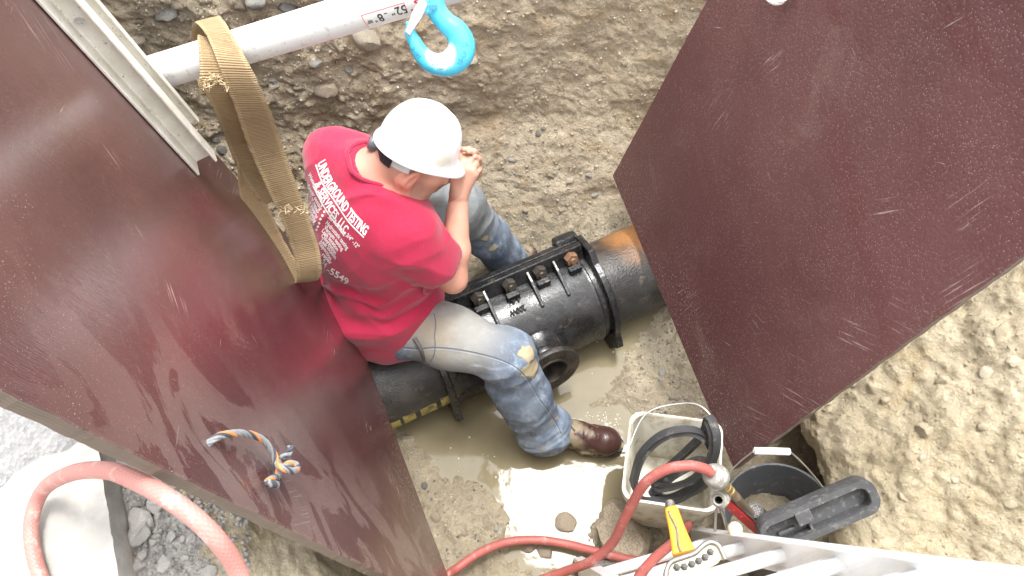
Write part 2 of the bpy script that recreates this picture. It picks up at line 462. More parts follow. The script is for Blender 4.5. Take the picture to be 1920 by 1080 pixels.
m = M('muddy_water', .035, spec=.20, ior=1.33)
m.col(m.mix(m.step(m.noise(5, 4), .35, .65), (.165, .138, .085), (.19, .16, .10)))
m.bump(m.noise(7, 2), .0007).bump(m.noise(26, 2), .00022)
M_water = m.m
wx = np.arange(-.75, .75, .05); wy = np.arange(.25, 1.6, .05); WX, WY = np.meshgrid(wx, wy, indexing='ij')
water = link('puddle_water', grid_mesh('puddle_water', np.stack([WX, WY, WX * 0], -1)), M_water, None, True); tag(water, kind='structure')

# far wall of the trench
u = np.arange(-2.0, 2.05, .0075); v = np.arange(-.1, 1.62, .0075)
U, V_ = np.meshgrid(u, v, indexing='ij')
def wall_pts(U, V_):
    base = 1.54 + .34 * np.clip(V_ / .5, -.2, 1) + .30 * np.clip((V_ - .5) / 1.0, 0, 1.2) + .08 * np.sin(U * 1.3 + .4)
    p = np.stack([U, V_ * 1.25, V_ * .4], -1)
    left = sstep(.15, -.55, U)
    w1 = worley(p + fbm(p, 5, 2)[..., None] * .05, 5.5); w2 = worley(p + fbm(p, 11, 2)[..., None] * .02, 17)
    d = fbm(p, 2.1, 3) * .06 + (ridged(p * A(1, 1.3, 1) + fbm(p, 3, 2)[..., None] * .12, 3.6, 4) - .5) * (.008 + .024 * left) + fbm(p, 8, 4, .6) * .013 + fbm(p, 17, 4, .6) * .009 + fbm(p, 48, 3, .6) * .009 + fbm(p, 95, 2) * .003
    d = d + (w1[1] - w1[0]) * .016 * (.2 + left) + np.maximum(.45 - w2[0], 0) * .035 * (w2[2] > .45) * (.3 + left)
    # shelves left by the excavator bucket
    sh = V_ * 6 + fbm(p, 2.3, 3) * 1.3; d = d + ((sh - np.floor(sh)) - .5) * .006 * left
    d = d * (.62 + .38 * left)
    return np.stack([U, base - d, V_ + fbm(p + 5, 9, 3) * .02], -1)
far = link('earth_wall', grid_mesh('earth_wall', wall_pts(U, V_)[:, ::-1]), M_wall, None, True); tag(far, kind='structure')
bvh_far = BVHTree.FromObject(far, bpy.context.evaluated_depsgraph_get())

# sandy bank on the right, near side
s_ = np.arange(-.9, 1.9, .0075); v = np.arange(-.05, 1.75, .0075)
S_, V_ = np.meshgrid(s_, v, indexing='ij')
zz = np.clip(V_, -.05, 1.22)
ks = sstep(.26, .62, S_); arc = V_ * 1.35 + np.maximum(V_ - 1.22, 0) * 2.4; p = np.stack([S_, arc, arc * .3], -1)
zc = np.clip(zz, -.05, 1.22); xb = .90 + .16 * np.clip(zc, -.05, .40) + 1.02 * np.clip(zc - .40, 0, 2) + np.maximum(V_ - 1.22, 0) * 3.2
xb = xb + .24 * sstep(.50, .62, S_ + fbm(p, 6, 3) * .10) * sstep(.34, .20, zz + fbm(p, 7, 3) * .08) + .10 * sstep(.3, -.3, S_)
db = fbm(p, 2.4, 4) * .075 + (ridged(p, 4.5, 5) - .5) * .020 + fbm(p, 22, 4, .6) * .012 + fbm(p, 70, 2) * .004
wl = worley(p + fbm(p, 6, 2)[..., None] * .05, 7); wl2 = worley(p + fbm(p, 16, 2)[..., None] * .01, 30)
db = db + (wl[1] - wl[0]) * .014 + np.maximum(.42 - wl2[0], 0) * .018 * (wl2[2] > .6)
bank = link('sandy_bank', grid_mesh('sandy_bank', np.stack([xb - db * .75, S_, zz + db * .75 + np.maximum(V_ - 1.22, 0) * .15], -1)[:, ::-1]), M_bank, None, True); tag(bank, kind='structure')

# left bank behind the left board: slab level, rubble shelf, then a fall to the floor
t_ = np.arange(0, 1.0001, .0052); s_ = np.arange(-.5, .95, .0062)
T_, S_ = np.meshgrid(t_, s_, indexing='ij')
prof_t = [0, .10, .30, .42, .62, .85, 1.0]; prof_x = [-.95, -.80, -.60, -.50, -.39, -.27, -.20]; prof_z = [1.33, 1.325, 1.32, 1.29, 1.17, .62, -.05]
xl = np.interp(T_, prof_t, prof_x) - (S_ - .25) * .52; zl = np.interp(T_, prof_t, prof_z)
p = np.stack([xl, S_, zl], -1); rub = 1 - sstep(.30, .42, T_)
w1 = worley(p + fbm(p, 10, 2)[..., None] * .02, 16); w2 = worley(p, 42)
d = fbm(p, 4, 4) * .03 + (ridged(p, 9, 4) - .5) * .03 + fbm(p, 40, 3, .6) * .008 + rub * (np.maximum(.5 - w1[0], 0) * .06 * (w1[2] > .4) + np.maximum(.5 - w2[0], 0) * .022)
nx = np.where(T_ > .42, .6, 0); nz = np.where(T_ > .42, .5, 1)
PL = np.stack([xl + d * nx, S_ + 0 * d, zl + d * nz], -1)
lb = grid_mesh('rubble_bank', PL); lbank = link('rubble_bank', lb, [M_rub, M_bank], None, True); tag(lbank, kind='structure')
mi = (np.interp((T_[:-1, :-1] + fbm(p[:-1, :-1], 9, 3) * .06), [.30, .37], [0, 1]) > .5).astype(np.int32).ravel(); lb.polygons.foreach_set('material_index', mi)
bvh_l = BVHTree.FromObject(lbank, bpy.context.evaluated_depsgraph_get())

# near wall under the photographer and the street level all round
v = np.arange(-.1, 1.30, .02); u = np.arange(-.7, 1.3, .02); U, V_ = np.meshgrid(u, v, indexing='ij'); p = np.stack([U, V_, V_ * 0], -1)
nw = link('near_earth_wall', grid_mesh('near_earth_wall', np.stack([U, .02 + .0 * V_ - .10 * V_ + fbm(p, 5, 4) * .05, V_], -1)), M_bank, None, True); tag(nw, kind='structure')
mb = MB()
for (x0, x1, y0, y1, z) in [(-60, 60, 2.3, 60, 1.52), (-60, -1.4, -60, 2.3, 1.27), (1.9, 60, -60, 2.3, 1.30), (-1.4, 1.9, -60, -.12, 1.25)]:
    mb.add([(x0, y0, z), (x1, y0, z), (x1, y1, z), (x0, y1, z)], [(0, 1, 2, 3)])
gr = mb.build('street_ground', M_rub); tag(gr, kind='structure')

# asphalt and concrete slab, bottom left of the view (level z = 1.40)
ZS = 1.40
a0, a1 = Pz(176, 800, ZS)[:2], Pz(228, 1110, ZS)[:2]
ed = nrm(a1 - a0); out = A(-ed[1], ed[0]) * -1
if out[0] > 0: out = -out          # points away from the pit
c_start, c_end = a0 - ed * .75, a1 + ed * .7
m = M('concrete', .85); x = m.mix(m.step(m.noise(14, 5), .35, .65), (.31, .30, .275), (.42, .41, .38)); x = m.mix(m.math('MULTIPLY', m.step(m.noise(7, 6, .65), .52, .66), .8), x, (.36, .27, .18)); x = m.mix(m.step(m.noise(140, 3), .64, .74), x, (.33, .31, .28)); m.col(x); m.bump(m.noise(120, 5, .6), .0015).bump(m.noise(18, 4), .003); M_conc = m.m
m = M('asphalt', .8); x = m.mix(m.vor(150, out='Color'), (.17, .168, .166), (.29, .288, .285)); x = m.mix(m.step(m.noise(6, 5, .6), .50, .68), x, (.36, .35, .33)); m.col(x); m.bump(m.vor(150), .003).bump(m.noise(320, 3), .001); M_asph = m.m
def slab(name, f0, f1, g0, g1, thick, mat, n=(60, 24), jag=.0, top=.0015):
    """slab strip: f along the cut edge (0..1), g metres away from it"""
    L = np.linalg.norm(c_end - c_start); nf, ng = n
    F, G = np.meshgrid(np.linspace(f0 * L, f1 * L, nf), np.concatenate([[g0, g0, g0], np.linspace(g0, g1, ng)]), indexing='ij')
    kk = np.arange(ng + 3)[None, :] * np.ones((nf, 1))
    XY = c_start[None, None] + ed[None, None] * F[..., None] + out[None, None] * G[..., None]
    q = np.stack([XY[..., 0], XY[..., 1], F * 0], -1)
    drop = np.where(kk == 0, thick, np.where(kk == 1, thick * .5, np.where(kk == 2, .006, 0)))
    shift = fbm(q + drop[..., None], 22, 4, .6) * jag * (kk <= 3) + (kk < 2) * jag * .6
    XY = XY - out * shift[..., None]
    Z = ZS - drop + fbm(q, 30, 3) * top
    return np.stack([XY[..., 0], XY[..., 1], Z], -1)
G1 = .235
conc = link('concrete_gutter', grid_mesh('concrete_gutter', slab('c', 0, 1, 0, G1, .085, M_conc, (260, 50), .006)), M_conc, None, True); tag(conc, kind='structure')
conc.data.set_sharp_from_angle(angle=R(50))
# asphalt begins beyond a ragged line that runs obliquely over the gutter slab
ap = [Pz(x, y, ZS + .006)[:2] for x, y in [(-300, 1075), (0, 918), (70, 880), (130, 842), (160, 815), (172, 785), (150, 700), (-300, 500), (-700, 700), (-700, 1000)]]
xs = np.arange(-2.6, -.5, .012); ys = np.arange(-.2, 1.6, .012); X, Y = np.meshgrid(xs, ys, indexing='ij')
q = np.stack([X, Y, X * 0], -1); sd = poly_sd(np.stack([X, Y], -1), np.array(ap)) + fbm(q, 12, 4) * .022
Z = ZS + .007 - sstep(-.025, .012, sd) * .016 + fbm(q, 60, 2) * .0016
asp = link('asphalt_road', grid_mesh('asphalt_road', np.stack([X, Y, Z], -1)), M_asph, None, True); tag(asp, kind='structure')
fc = np.zeros(len(asp.data.polygons)); keep = (sd[:-1, :-1] < .02).ravel()
bm = bmesh.new(); bm.from_mesh(asp.data); bm.faces.ensure_lookup_table(); bmesh.ops.delete(bm, geom=[f for f, k in zip(bm.faces, keep) if not k], context='FACES'); bm.to_mesh(asp.data); bm.free()
mb = MB(); mb.add([(-60, -60, ZS - .013), (-1.0, -60, ZS - .013), (-1.0, .05, ZS - .013), (-1.35, 2.2, ZS - .013), (-60, 2.2, ZS - .013)], [(0, 1, 2, 3, 4)])
tag(mb.build('road_surface', M_asph), kind='structure')

# stones: each one a piece of the earth it sits in
def stone_mesh(seed, ang=.5, n=3):
    r = np.random.default_rng(seed); bm = bmesh.new(); bmesh.ops.create_icosphere(bm, subdivisions=n, radius=1)
    planes = [(nrm(r.normal(size=3)), r.uniform(.50, .88)) for _ in range(11)]
    for q in bm.verts:
        c = np.array(q.co)
        for (pn, pd) in planes:
            ex = c @ pn - pd
            if ex > 0: c = c - pn * ex * (.4 + ang)
        c = c + (perlin((c * 1.7 + seed)[None])[0] * .16 + perlin((c * 4.1 + seed)[None])[0] * .07) * c
        q.co = Vector(c)
    me = bpy.data.meshes.new('stone'); bm.to_mesh(me); bm.free(); me.polygons.foreach_set('use_smooth', [True] * len(me.polygons)); me.set_sharp_from_angle(angle=R(32)); return me
ST = [stone_mesh(k, .5 if k % 2 else .25) for k in range(8)]
CL = [stone_mesh(40 + k, .85, 2) for k in range(6)]
for me_ in CL: me_.set_sharp_from_angle(angle=R(14))
ST_M = {}
def stone(kind_mesh, mat, loc, size, parent, name='stone', rot=None):
    key = (kind_mesh, mat.name)
    if key not in ST_M:
        me = (CL[kind_mesh % 6] if name == 'clod' else ST[kind_mesh]).copy(); me.materials.append(mat); ST_M[key] = me
    o = bpy.data.objects.new(name, ST_M[key]); COL.objects.link(o); o.location = loc; o.scale = size
    o.rotation_euler = rot if rot is not None else [random.uniform(0, 6.28) for _ in range(3)]
    o.parent = parent; return o
def on(bvh, px, py):
    d = Vector(ray(px, py)).normalized(); h = bvh.ray_cast(Vector(CAM), d); return None if h[0] is None else (np.array(h[0]), np.array(h[1]), h[3])
for (px, py, s, k) in [(316, 30, 26, 0), (255, 75, 20, 2), (330, 10, 14, 1), (615, 166, 30, 1), (560, 165, 14, 1), (690, 70, 30, 2), (593, 118, 13, 0), (510, 150, 9, 0), (512, 160, 13, 2), (540, 95, 12, 0), (484, 110, 12, 2), (468, 118, 9, 0), (885, 118, 13, 2),
                       (640, 55, 12, 0), (735, 150, 10, 1), (450, 12, 18, 1), (480, 5, 22, 0), (535, 12, 20, 3), (1115, 365, 10, 0), (1103, 330, 9, 0), (1020, 408, 6, 3), (985, 395, 8, 1), (1068, 340, 10, 2), (1030, 330, 9, 1), (430, 240, 12, 3), (405, 260, 10, 0), (418, 280, 14, 3),
                       (395, 55, 12, 0), (360, 75, 12, 1), (260, 40, 10, 1), (620, 235, 11, 1), (655, 130, 11, 0), (590, 245, 8, 2), (845, 145, 9, 1), (930, 60, 8, 0), (1010, 250, 9, 3), (1020, 240, 6, 3), (960, 300, 9, 0), (985, 442, 5, 2), (955, 425, 5, 0), (900, 160, 8, 1), (1170, 120, 9, 1)]:
    h = on(bvh_far, px, py)
    if h is None: continue
    r = s / F_PX * h[2] * .95; q = h[0] + h[1] * r * .12
    stone(random.randrange(8), M_st[k], q, (r * random.uniform(.9, 1.15), r * random.uniform(.65, .9), r * random.uniform(.6, .8)), far, rot=(random.uniform(-.5, .5), random.uniform(-.5, .5), random.uniform(-.6, .6)))
bvh_bank = BVHTree.FromObject(bank, bpy.context.evaluated_depsgraph_get())
for (px, py, s, k) in [(1658, 750, 11, 2), (1765, 715, 15, 2), (1735, 810, 22, 2), (1895, 945, 12, 2), (1850, 700, 14, 1), (1905, 680, 16, 1), (1730, 860, 9, 1), (1630, 600, 9, 2), (1790, 900, 10, 1), (1690, 930, 8, 0), (1880, 620, 16, 2), (1600, 720, 7, 0), (1840, 800, 10, 2)]:
    h = on(bvh_bank, px, py)
    if h is None: continue
    r = s / F_PX * h[2]; stone(random.randrange(8), M_bs[k % 2], h[0] - h[1] * r * .05, (r, r * .8, r * .7), bank)
bvh_floor = BVHTree.FromObject(floor, bpy.context.evaluated_depsgraph_get())
def floor_stone(px, py, s, k, flat=.6, parent=floor):
    q = Pz(px, py, .02); z = fz(q[0], q[1]); q = Pz(px, py, max(z, -.005)); r = s / F_PX * 2.85
    stone(random.randrange(8), M_st[k], (q[0], q[1], max(z, -.01) + r * .1), (r, r * .8, r * flat), parent, rot=(random.uniform(-.3, .3), random.uniform(-.3, .3), random.uniform(0, 6)))
for a in [(1062, 978, 26, 1), (985, 1025, 22, 1), (1022, 1035, 20, 1), (1170, 1005, 75, 1, .5), (1130, 1070, 60, 3, .5), (1235, 1065, 40, 3, .5), (795, 910, 9, 3, .7), (818, 968, 13, 1), (930, 990, 7, 0), (870, 1000, 8, 1), (1240, 700, 10, 0), (1215, 730, 8, 1), (1180, 720, 7, 1), (1255, 640, 8, 1), (1270, 745, 9, 1), (800, 855, 7, 1), (835, 900, 6, 1), (880, 935, 7, 1)]: floor_stone(*a)
for k in range(70):
    px, py = random.choice([(random.uniform(880, 1160), random.uniform(395, 450)), (random.uniform(1170, 1300), random.uniform(620, 780)), (random.uniform(760, 950), random.uniform(860, 1075))])
    floor_stone(px, py, random.uniform(2, 4.5), random.choice([0, 1, 1, 2, 3]))
for (px, py, s) in [(255, 900, 24), (300, 890, 22), (298, 940, 30), (265, 975, 34), (262, 1000, 30), (322, 1010, 14), (345, 975, 14), (370, 980, 13), (318, 975, 8), (350, 940, 20), (290, 1015, 11), (368, 945, 12), (305, 1060, 22), (390, 1075, 22), (260, 1060, 24), (440, 1035, 9), (330, 905, 14), (275, 925, 16), (295, 965, 10), (385, 960, 9), (345, 1010, 9), (410, 990, 10), (270, 1040, 14), (345, 1045, 8), (365, 1020, 7), (240, 910, 10), (390, 1015, 8), (425, 1065, 12), (455, 960, 9), (320, 1045, 9)]:
    h = on(bvh_l, px, py)
    if h is None: continue
    r = s / F_PX * h[2] * .85; stone(random.randrange(8), M_clod, h[0] + h[1] * r * .25, (r, r * .85, r * .6), lbank, 'clod', rot=(random.uniform(-.3, .3), random.uniform(-.3, .3), random.uniform(0, 6)))
# loose grit, nobody could count it
def grit(name, bvh, boxes, n, r0, r1, mats, parent):
    mb = MB(); ic = [(0, 0, 1), (.9, 0, .3), (.28, .85, .3), (-.72, .53, .3), (-.72, -.53, .3), (.28, -.85, .3), (0, 0, -.6)]; fc = [(0, 1, 2), (0, 2, 3), (0, 3, 4), (0, 4, 5), (0, 5, 1), (6, 2, 1), (6, 3, 2), (6, 4, 3), (6, 5, 4), (6, 1, 5)]
    for _ in range(n):
        b = random.choice(boxes); h = on(bvh, random.uniform(b[0], b[2]), random.uniform(b[1], b[3]))
        if h is None: continue
        r = r0 + (r1 - r0) * random.random() ** 2.5; a = random.uniform(0, 6.28); ca, sa = math.cos(a), math.sin(a); mb.m = random.randrange(len(mats))
        mb.add([h[0] + r * A((q[0] * ca - q[1] * sa) * random.uniform(.7, 1.2), (q[0] * sa + q[1] * ca), q[2] * .8) for q in ic], fc)
    o = mb.build(name, mats, None, True); adopt(o, parent); o['kind'] = 'stuff'; return o
grit('gravel', bvh_floor, [(880, 395, 1190, 470), (1170, 600, 1320, 800), (740, 820, 960, 1080), (1100, 980, 1330, 1080)], 3200, .0012, .006, [M_floor, M_floor, M_st[1], M_st[2], M_st[3], M_st[0]], floor)
grit('gravel', bvh_far, [(250, 0, 700, 320), (560, 0, 1320, 420)], 3200, .0018, .010, [M_wall, M_wall, M_wall, M_st[1], M_st[2]], far)
grit('gravel', bvh_l, [(230, 880, 470, 1080)], 1300, .0015, .008, [M_rub], lbank)
grit('gravel', bvh_bank, [(1540, 480, 1920, 1080)], 900, .0015, .006, [M_bank], bank)

# froth and bubbles on the puddle
M_froth = simple('froth', (.55, .50, .40), .25, bump=0)
mb = MB()
for px, py in [(780, 853), (905, 852), (915, 855), (927, 856), (950, 905), (985, 915), (975, 960), (1000, 880), (1020, 890), (880, 820), (890, 745), (955, 880), (1075, 882), (1095, 883), (993, 922), (1140, 760), (1120, 640), (1110, 700), (1150, 660), (845, 840), (930, 895), (860, 860), (1010, 945)] + [(random.uniform(1100, 1165), random.uniform(772, 800)) for _ in range(40)]:
    r = random.uniform(.0015, .004); mb.lathe([(r, .0), (r * .85, r * .35), (r * .5, r * .62), (0, r * .7)], Pz(px, py, .0008), (0, 0, 1), 10)
fr_ = mb.build('froth', M_froth, None, True); adopt(fr_, water); fr_['kind'] = 'stuff'

# ================================================================== SHORING BOARDS
def board_mat(name, pebble, seedloc, marks=()):
    m = M(name, .22 if not pebble else .38, spec=.5, ior=1.62 if not pebble else 1.5)
    xz = m.co((1, 1, 1), loc=(seedloc, 0, 0))
    x = m.mix(m.step(m.noise(1.7, 5, .6, xz), .35, .68), ((.064, .025, .026) if not pebble else (.084, .031, .032)), ((.095, .041, .039) if not pebble else (.112, .048, .046)))
    x = m.mix(m.math('MULTIPLY', m.step(m.noise(3.2, 6, .65, xz, .5), .58, .75), .30), x, (.24, .17, .14))           # dried mud film
    # long pale scratches in three directions
    for (rot, sc, lo, hi, k) in [(24, (9, 150, 1), .74, .78, .35), (-38, (8, 160, 1), .73, .77, .45), (8, (14, 260, 1), .74, .78, .35)]:
        c = m.co(sc, (0, 0, rot), loc=(seedloc + rot, rot, 0)); x = m.mix(m.math('MULTIPLY', m.step(m.noise(1.0, 2, .5, c), lo, hi), m.math('MULTIPLY', m.step(m.noise(5, 3, .5, xz), .45, .6), k)), x, (.55, .47, .44))
    z = m.xyz()
    if not pebble:
        zone = m.math('MULTIPLY', m.step(m.math('ADD', z[0], m.math('MULTIPLY', m.noise(3, 3, .5, xz), .3)), .52, .22), m.step(z[1], 1.75, 1.2))
        film = m.math('MULTIPLY', m.step(m.noise(5.5, 5, .6, m.co((1, .6, 1), (0, 0, 25)), 1.2), .47, .50), zone)
        x = m.mix(m.math('MULTIPLY', film, .42), x, (.21, .155, .14))
        drag = m.math('MULTIPLY', m.step(m.noise(1, 3, .6, m.co((60, 2.0, 1), (0, 0, 38))), .52, .66), m.step(m.math('ADD', z[1], m.math('MULTIPLY', m.noise(4, 3, .5, xz), .5)), .72, .42))
        x = m.mix(m.math('MULTIPLY', drag, .30), x, (.24, .17, .15))
    for c_, r_, rot_ in marks:          # scuffs that stay where they were made
        stroke = m.step(m.noise(1.0, 4, .6, m.co((7, 190, 1), (0, 0, -rot_), loc=(c_[0] * 7, c_[1] * 3, 0))), .56, .68)
        x = m.mix(m.math('MULTIPLY', m.math('MULTIPLY', stroke, m.near(c_, r_ * .1, r_ * .9, r_ * .9, 26)), .55), x, (.50, .41, .385))
    fine = m.step(m.noise(420, 1, .5, xz), .70, .73); x = m.mix(m.math('MULTIPLY', fine, .35), x, (.50, .42, .38))
    sp = m.math('MULTIPLY', m.step(m.noise(300, 2, .5, xz), .66, .70), m.step(m.noise(7, 4, .6, xz), .46, .66))       # spatter of mud dots
    sp2 = m.math('MULTIPLY', m.step(m.noise(150, 2, .5, xz), .62, .67), m.step(m.math('ADD', z[1], m.math('MULTIPLY', m.noise(5, 3, .5, xz), .5)), .52, .28))
    x = m.mix(m.math('MULTIPLY', m.math('MAXIMUM', sp, m.math('MULTIPLY', sp2, .9)), .62), x, (.50, .42, .36))
    if pebble:
        dots = m.step(m.vor(150, xz), .26, .12); x = m.mix(m.math('MULTIPLY', dots, m.math('MULTIPLY', m.step(m.noise(4, 4, .6, xz), .25, .55), .48)), x, (.38, .27, .25))  # pale dots paint the pebble highlights into the colour
        m.bump(m.vor(150, xz, 'SMOOTH_F1'), .0010, .8)
        wipe = m.step(m.noise(2.2, 4, .6, m.co((.6, 2.4, 1), (0, 0, 14))), .56, .62); m.rough(m.math('SUBTRACT', .50, m.math('MULTIPLY', wipe, .20)))
    else:
        r = m.math('ADD', .13, m.math('MULTIPLY', m.noise(4.5, 6, .65, m.co((1, .5, 1), (0, 0, 30))), .16)); m.rough(r)
        m.bump(m.noise(600, 2, .5, m.co((1, .05, 1))), .00035).bump(m.noise(2.2, 3, .5, xz), .006, .5)
    m.col(x); return m.m
def edge_mat():
    m = M('plywood_edge', .8)
    x = m.mix(m.noise(60, 6, .7, m.co((1, .06, 1))), (.085, .065, .05), (.20, .16, .125)); x = m.mix(m.step(m.noise(14, 5, .65), .62, .72), x, (.38, .34, .29))
    x = m.mix(m.math('MULTIPLY', m.wave(150, m.co((.01, .01, 1)), 1.2), .45), x, (.10, .065, .045)); m.col(x); m.bump(m.noise(120, 5, .7, m.co((1, .06, 1))), .0018); return m.m
M_edge = edge_mat()
def make_board(label, p_far, p_near, updir, mat, H=1.83, T=.022, flip=1):
    e = nrm(p_near - p_far); up = updir - e * np.dot(updir, e); up = nrm(up); n = nrm(np.cross(e, up)) * flip   # n points into the pit
    L = np.linalg.norm(p_near - p_far)
    fx = frame(e, up, n) if flip > 0 else frame(-e, up, n)
    origin = p_far if flip > 0 else p_near
    mw = Matrix.Translation(Vector(origin)) @ fx
    # board body: bevelled, slightly ragged edges, subdivided rim so the arrises are chipped
    bm = bmesh.new(); nx, ny = 90, 180
    rr = np.random.default_rng(5)
    def rag(t): return float(perlin(np.array([[t * 22, 3.3, flip * 2.0]]))[0] + .6 * perlin(np.array([[t * 90, 1.1, flip]]))[0]) * .0035
    outline = [(L * k / nx, rag(k / nx * L)) for k in range(nx)] + [(L + rag(7 + k / ny * H), H * k / ny) for k in range(ny)] + [(L - L * k / nx, H) for k in range(nx)] + [(rag(13 + k / ny * H), H - H * k / ny) for k in range(ny)]
    n_ = len(outline); cen = A(L / 2, H / 2)
    ins = [tuple(A(*q) + nrm(cen - A(*q)) * .0035) for q in outline]
    rows = [(ins, 0.0), (outline, -.0022), (outline, -T + .002), (ins, -T)]
    v = [(q[0], q[1], z) for (pts, z) in rows for q in pts]; f = []; mi_ = []
    for r in range(3):
        for k in range(n_): k2 = (k + 1) % n_; f.append((r * n_ + k, (r + 1) * n_ + k, (r + 1) * n_ + k2, r * n_ + k2)); mi_.append(1 if r == 1 else 0)
    f.append(tuple(range(n_))); mi_.append(0); f.append(tuple(range(3 * n_, 4 * n_))[::-1]); mi_.append(0)
    me = me_from('shoring_board', v, f); b2 = bmesh.new(); b2.from_mesh(me); bmesh.ops.recalc_face_normals(b2, faces=b2.faces); b2.to_mesh(me); b2.free()
    o = link('shoring_board', me, [mat, M_edge]); me.polygons.foreach_set('material_index', mi_)
    o.matrix_world = mw; tag(o, label, 'shoring board', 'shoring boards on both sides of the pit')
    return o, e, up, n, L
ZL, ZR = .37, .345
upL = -nrm(A(.219, -.037, -.975)); upR = -nrm(A(-.241, -.099, -.966))
pLf = Pz(650, 572, ZL); pRf = Pz(1148, 330, ZR)
def square_corner(pf, px, py, up):      # the near lower corner, square to the board's upright edge
    d = ray(px, py); return CAM + d * (np.dot(pf - CAM, up) / np.dot(d, up))
pLn = square_corner(pLf, 866, 1148, upL)
pRn = square_corner(pRf, 1375, 880, upR)
def loc2(px, py, p0, up, o_, a_):       # place on a board -> its own coordinates
    b_ = up; n_ = np.cross(a_, b_); q_ = Pplane(px, py, p0, n_); return (float(np.dot(q_ - o_, a_)), float(np.dot(q_ - o_, b_)), 0.0)
aL, aR = nrm(pLf - pLn), nrm(pRn - pRf)
mkL = [(loc2(*a[:2], pLf, upL, pLn, aL), a[2], a[3]) for a in [(240, 170, .10, 20), (420, 330, .12, -30), (210, 285, .04, 60), (80, 60, .10, 55), (540, 420, .07, -20), (620, 640, .10, -35), (700, 820, .12, -40), (330, 560, .05, 10), (740, 900, .10, -25), (560, 960, .08, -70)]]
mkR = [(loc2(*a[:2], pRf, upR, pRf, aR), a[2], a[3]) for a in [(1815, 385, .09, 84), (1662, 395, .06, 60), (1350, 210, .11, 88), (1285, 560, .12, 80), (1500, 740, .14, 40), (1425, 800, .12, 50), (1610, 640, .10, 42), (1790, 45, .04, 70), (1420, 610, .07, 20), (1450, 120, .06, 75), (1820, 560, .12, 86), (1700, 600, .09, 35)]]
boardL, eL, uL, nL, LL = make_board('smooth maroon shoring board with the black and orange rope handle, behind the seated man', pLf, pLn, upL, board_mat('film_faced_board_smooth', False, 0, mkL), flip=-1)
boardR, eR, uR, nR, LR = make_board('pebbled maroon shoring board standing against the sandy bank', pRf, pRn, upR, board_mat('film_faced_board_pebbled', True, 5, mkR), flip=1)
if nL[0] < 0 or nR[0] > 0: raise ValueError((nL, nR))
def onL(px, py, off=0): return Pplane(px, py, pLf, nL) + nL * off
def onR(px, py, off=0): return Pplane(px, py, pRf, nR) + nR * off

# rope handle through the left board: three twisted strands, knot and frayed end
M_rope_o = simple('orange_rope', (.58, .21, .06), .8, var=.25, sc=200, bump=.0006, bsc=500)
M_rope_g = simple('grey_rope', (.20, .205, .21), .8, var=.35, sc=160, bump=.0006, bsc=500)
M_rope_k = simple('black_rope', (.05, .055, .07), .75, var=.4, sc=160, bump=.0006, bsc=500)
def rope(parent, pts, rad, mats, pitch=.045, name='strand'):
    P = spline(pts, 14); T, N, B = frames(P); L = np.concatenate([[0], np.cumsum(np.linalg.norm(np.diff(P, axis=0), axis=1))])
    for k, mt in enumerate(mats):
        a = L / pitch * 2 * math.pi + k * 2 * math.pi / len(mats)
        Q = P + (N * np.cos(a)[:, None] + B * np.sin(a)[:, None]) * rad * .55
        tube_obj(name, Q, rad * (.58 if len(mats) < 5 else .46), mt, parent, 8)
rh = thing('rope_handle', None, None, onL(395, 828)); del_label = None
adopt(rh, boardL)
ptsr = [onL(390, 832, -.004), onL(400, 824, .012), onL(430, 824, .022), onL(462, 836, .026), onL(487, 860, .024), onL(499, 884, .02), onL(506, 900, .016)]
rope(rh, ptsr, .0060, [M_rope_g, M_rope_o, M_rope_k, M_rope_g, M_rope_g], .075)
kn = [onL(506, 892, .012), onL(517, 882, .026), onL(524, 890, .034), onL(515, 902, .038), onL(498, 897, .034), onL(494, 884, .026), onL(504, 876, .018), onL(514, 884, .010), onL(508, 900, .012), onL(494, 905, .018), onL(484, 912, .016)]
rope(rh, kn, .0058, [M_rope_g, M_rope_o, M_rope_g, M_rope_k, M_rope_g], .06)
rope(rh, [onL(484, 912, .016), onL(490, 917, .018), onL(503, 917, .016)], .0056, [M_rope_k, M_rope_k, M_rope_g], .03)
rope(rh, [onL(513, 868, .016), onL(515, 860, .03), onL(512, 853, .034)], .006, [M_rope_k, M_rope_g], .03)
rw = thing('rope_handle', None, None, onR(1470, 4)); adopt(rw, boardR)
M_rope_w = simple('white_rope', (.72, .70, .66), .8, var=.12, sc=120)
rope(rw, [onR(1440, -40, -.004), onR(1447, -14, .02), onR(1462, 0, .03), onR(1476, 5, .03), onR(1487, -3, .025), onR(1488, -30, .0)], .007, [M_rope_w, M_rope_w, M_rope_w])

# ================================================================== HYDRAULIC SHORE
m = M('aluminium_rail', .5, .3); x = m.mix(m.step(m.noise(12, 5, .6), .35, .7), (.56, .53, .46), (.70, .68, .62)); x = m.mix(m.step(m.noise(120, 3, .6, m.co((1, 1, 1))), .63, .70), x, (.30, .27, .22)); m.col(x); m.bump(m.noise(90, 4), .0008); M_rail = m.m
m = M('painted_cylinder', .38); x = m.mix(m.step(m.noise(22, 6, .7), .60, .70), (.70, .70, .69), (.46, .445, .41)); x = m.mix(m.math('MULTIPLY', m.step(m.noise(60, 5, .7), .53, .68), .6), x, (.40, .38, .35)); m.col(x); m.bump(m.noise(50, 4), .0006); M_cyl = m.m
M_steel = simple('galvanised_steel', (.55, .55, .54), .35, .8, .2, 40)
M_wire = simple('wire_cable', (.33, .33, .34), .4, .6, .3, 200)
shore = thing('hydraulic_shore', 'pale aluminium shore rail on the left board with a white telescopic strut reaching across the pit', 'hydraulic shore', onL(368, 318))
rb = onL(366, 318); ex = -eL       # ex: across the rail, towards the far edge of the board
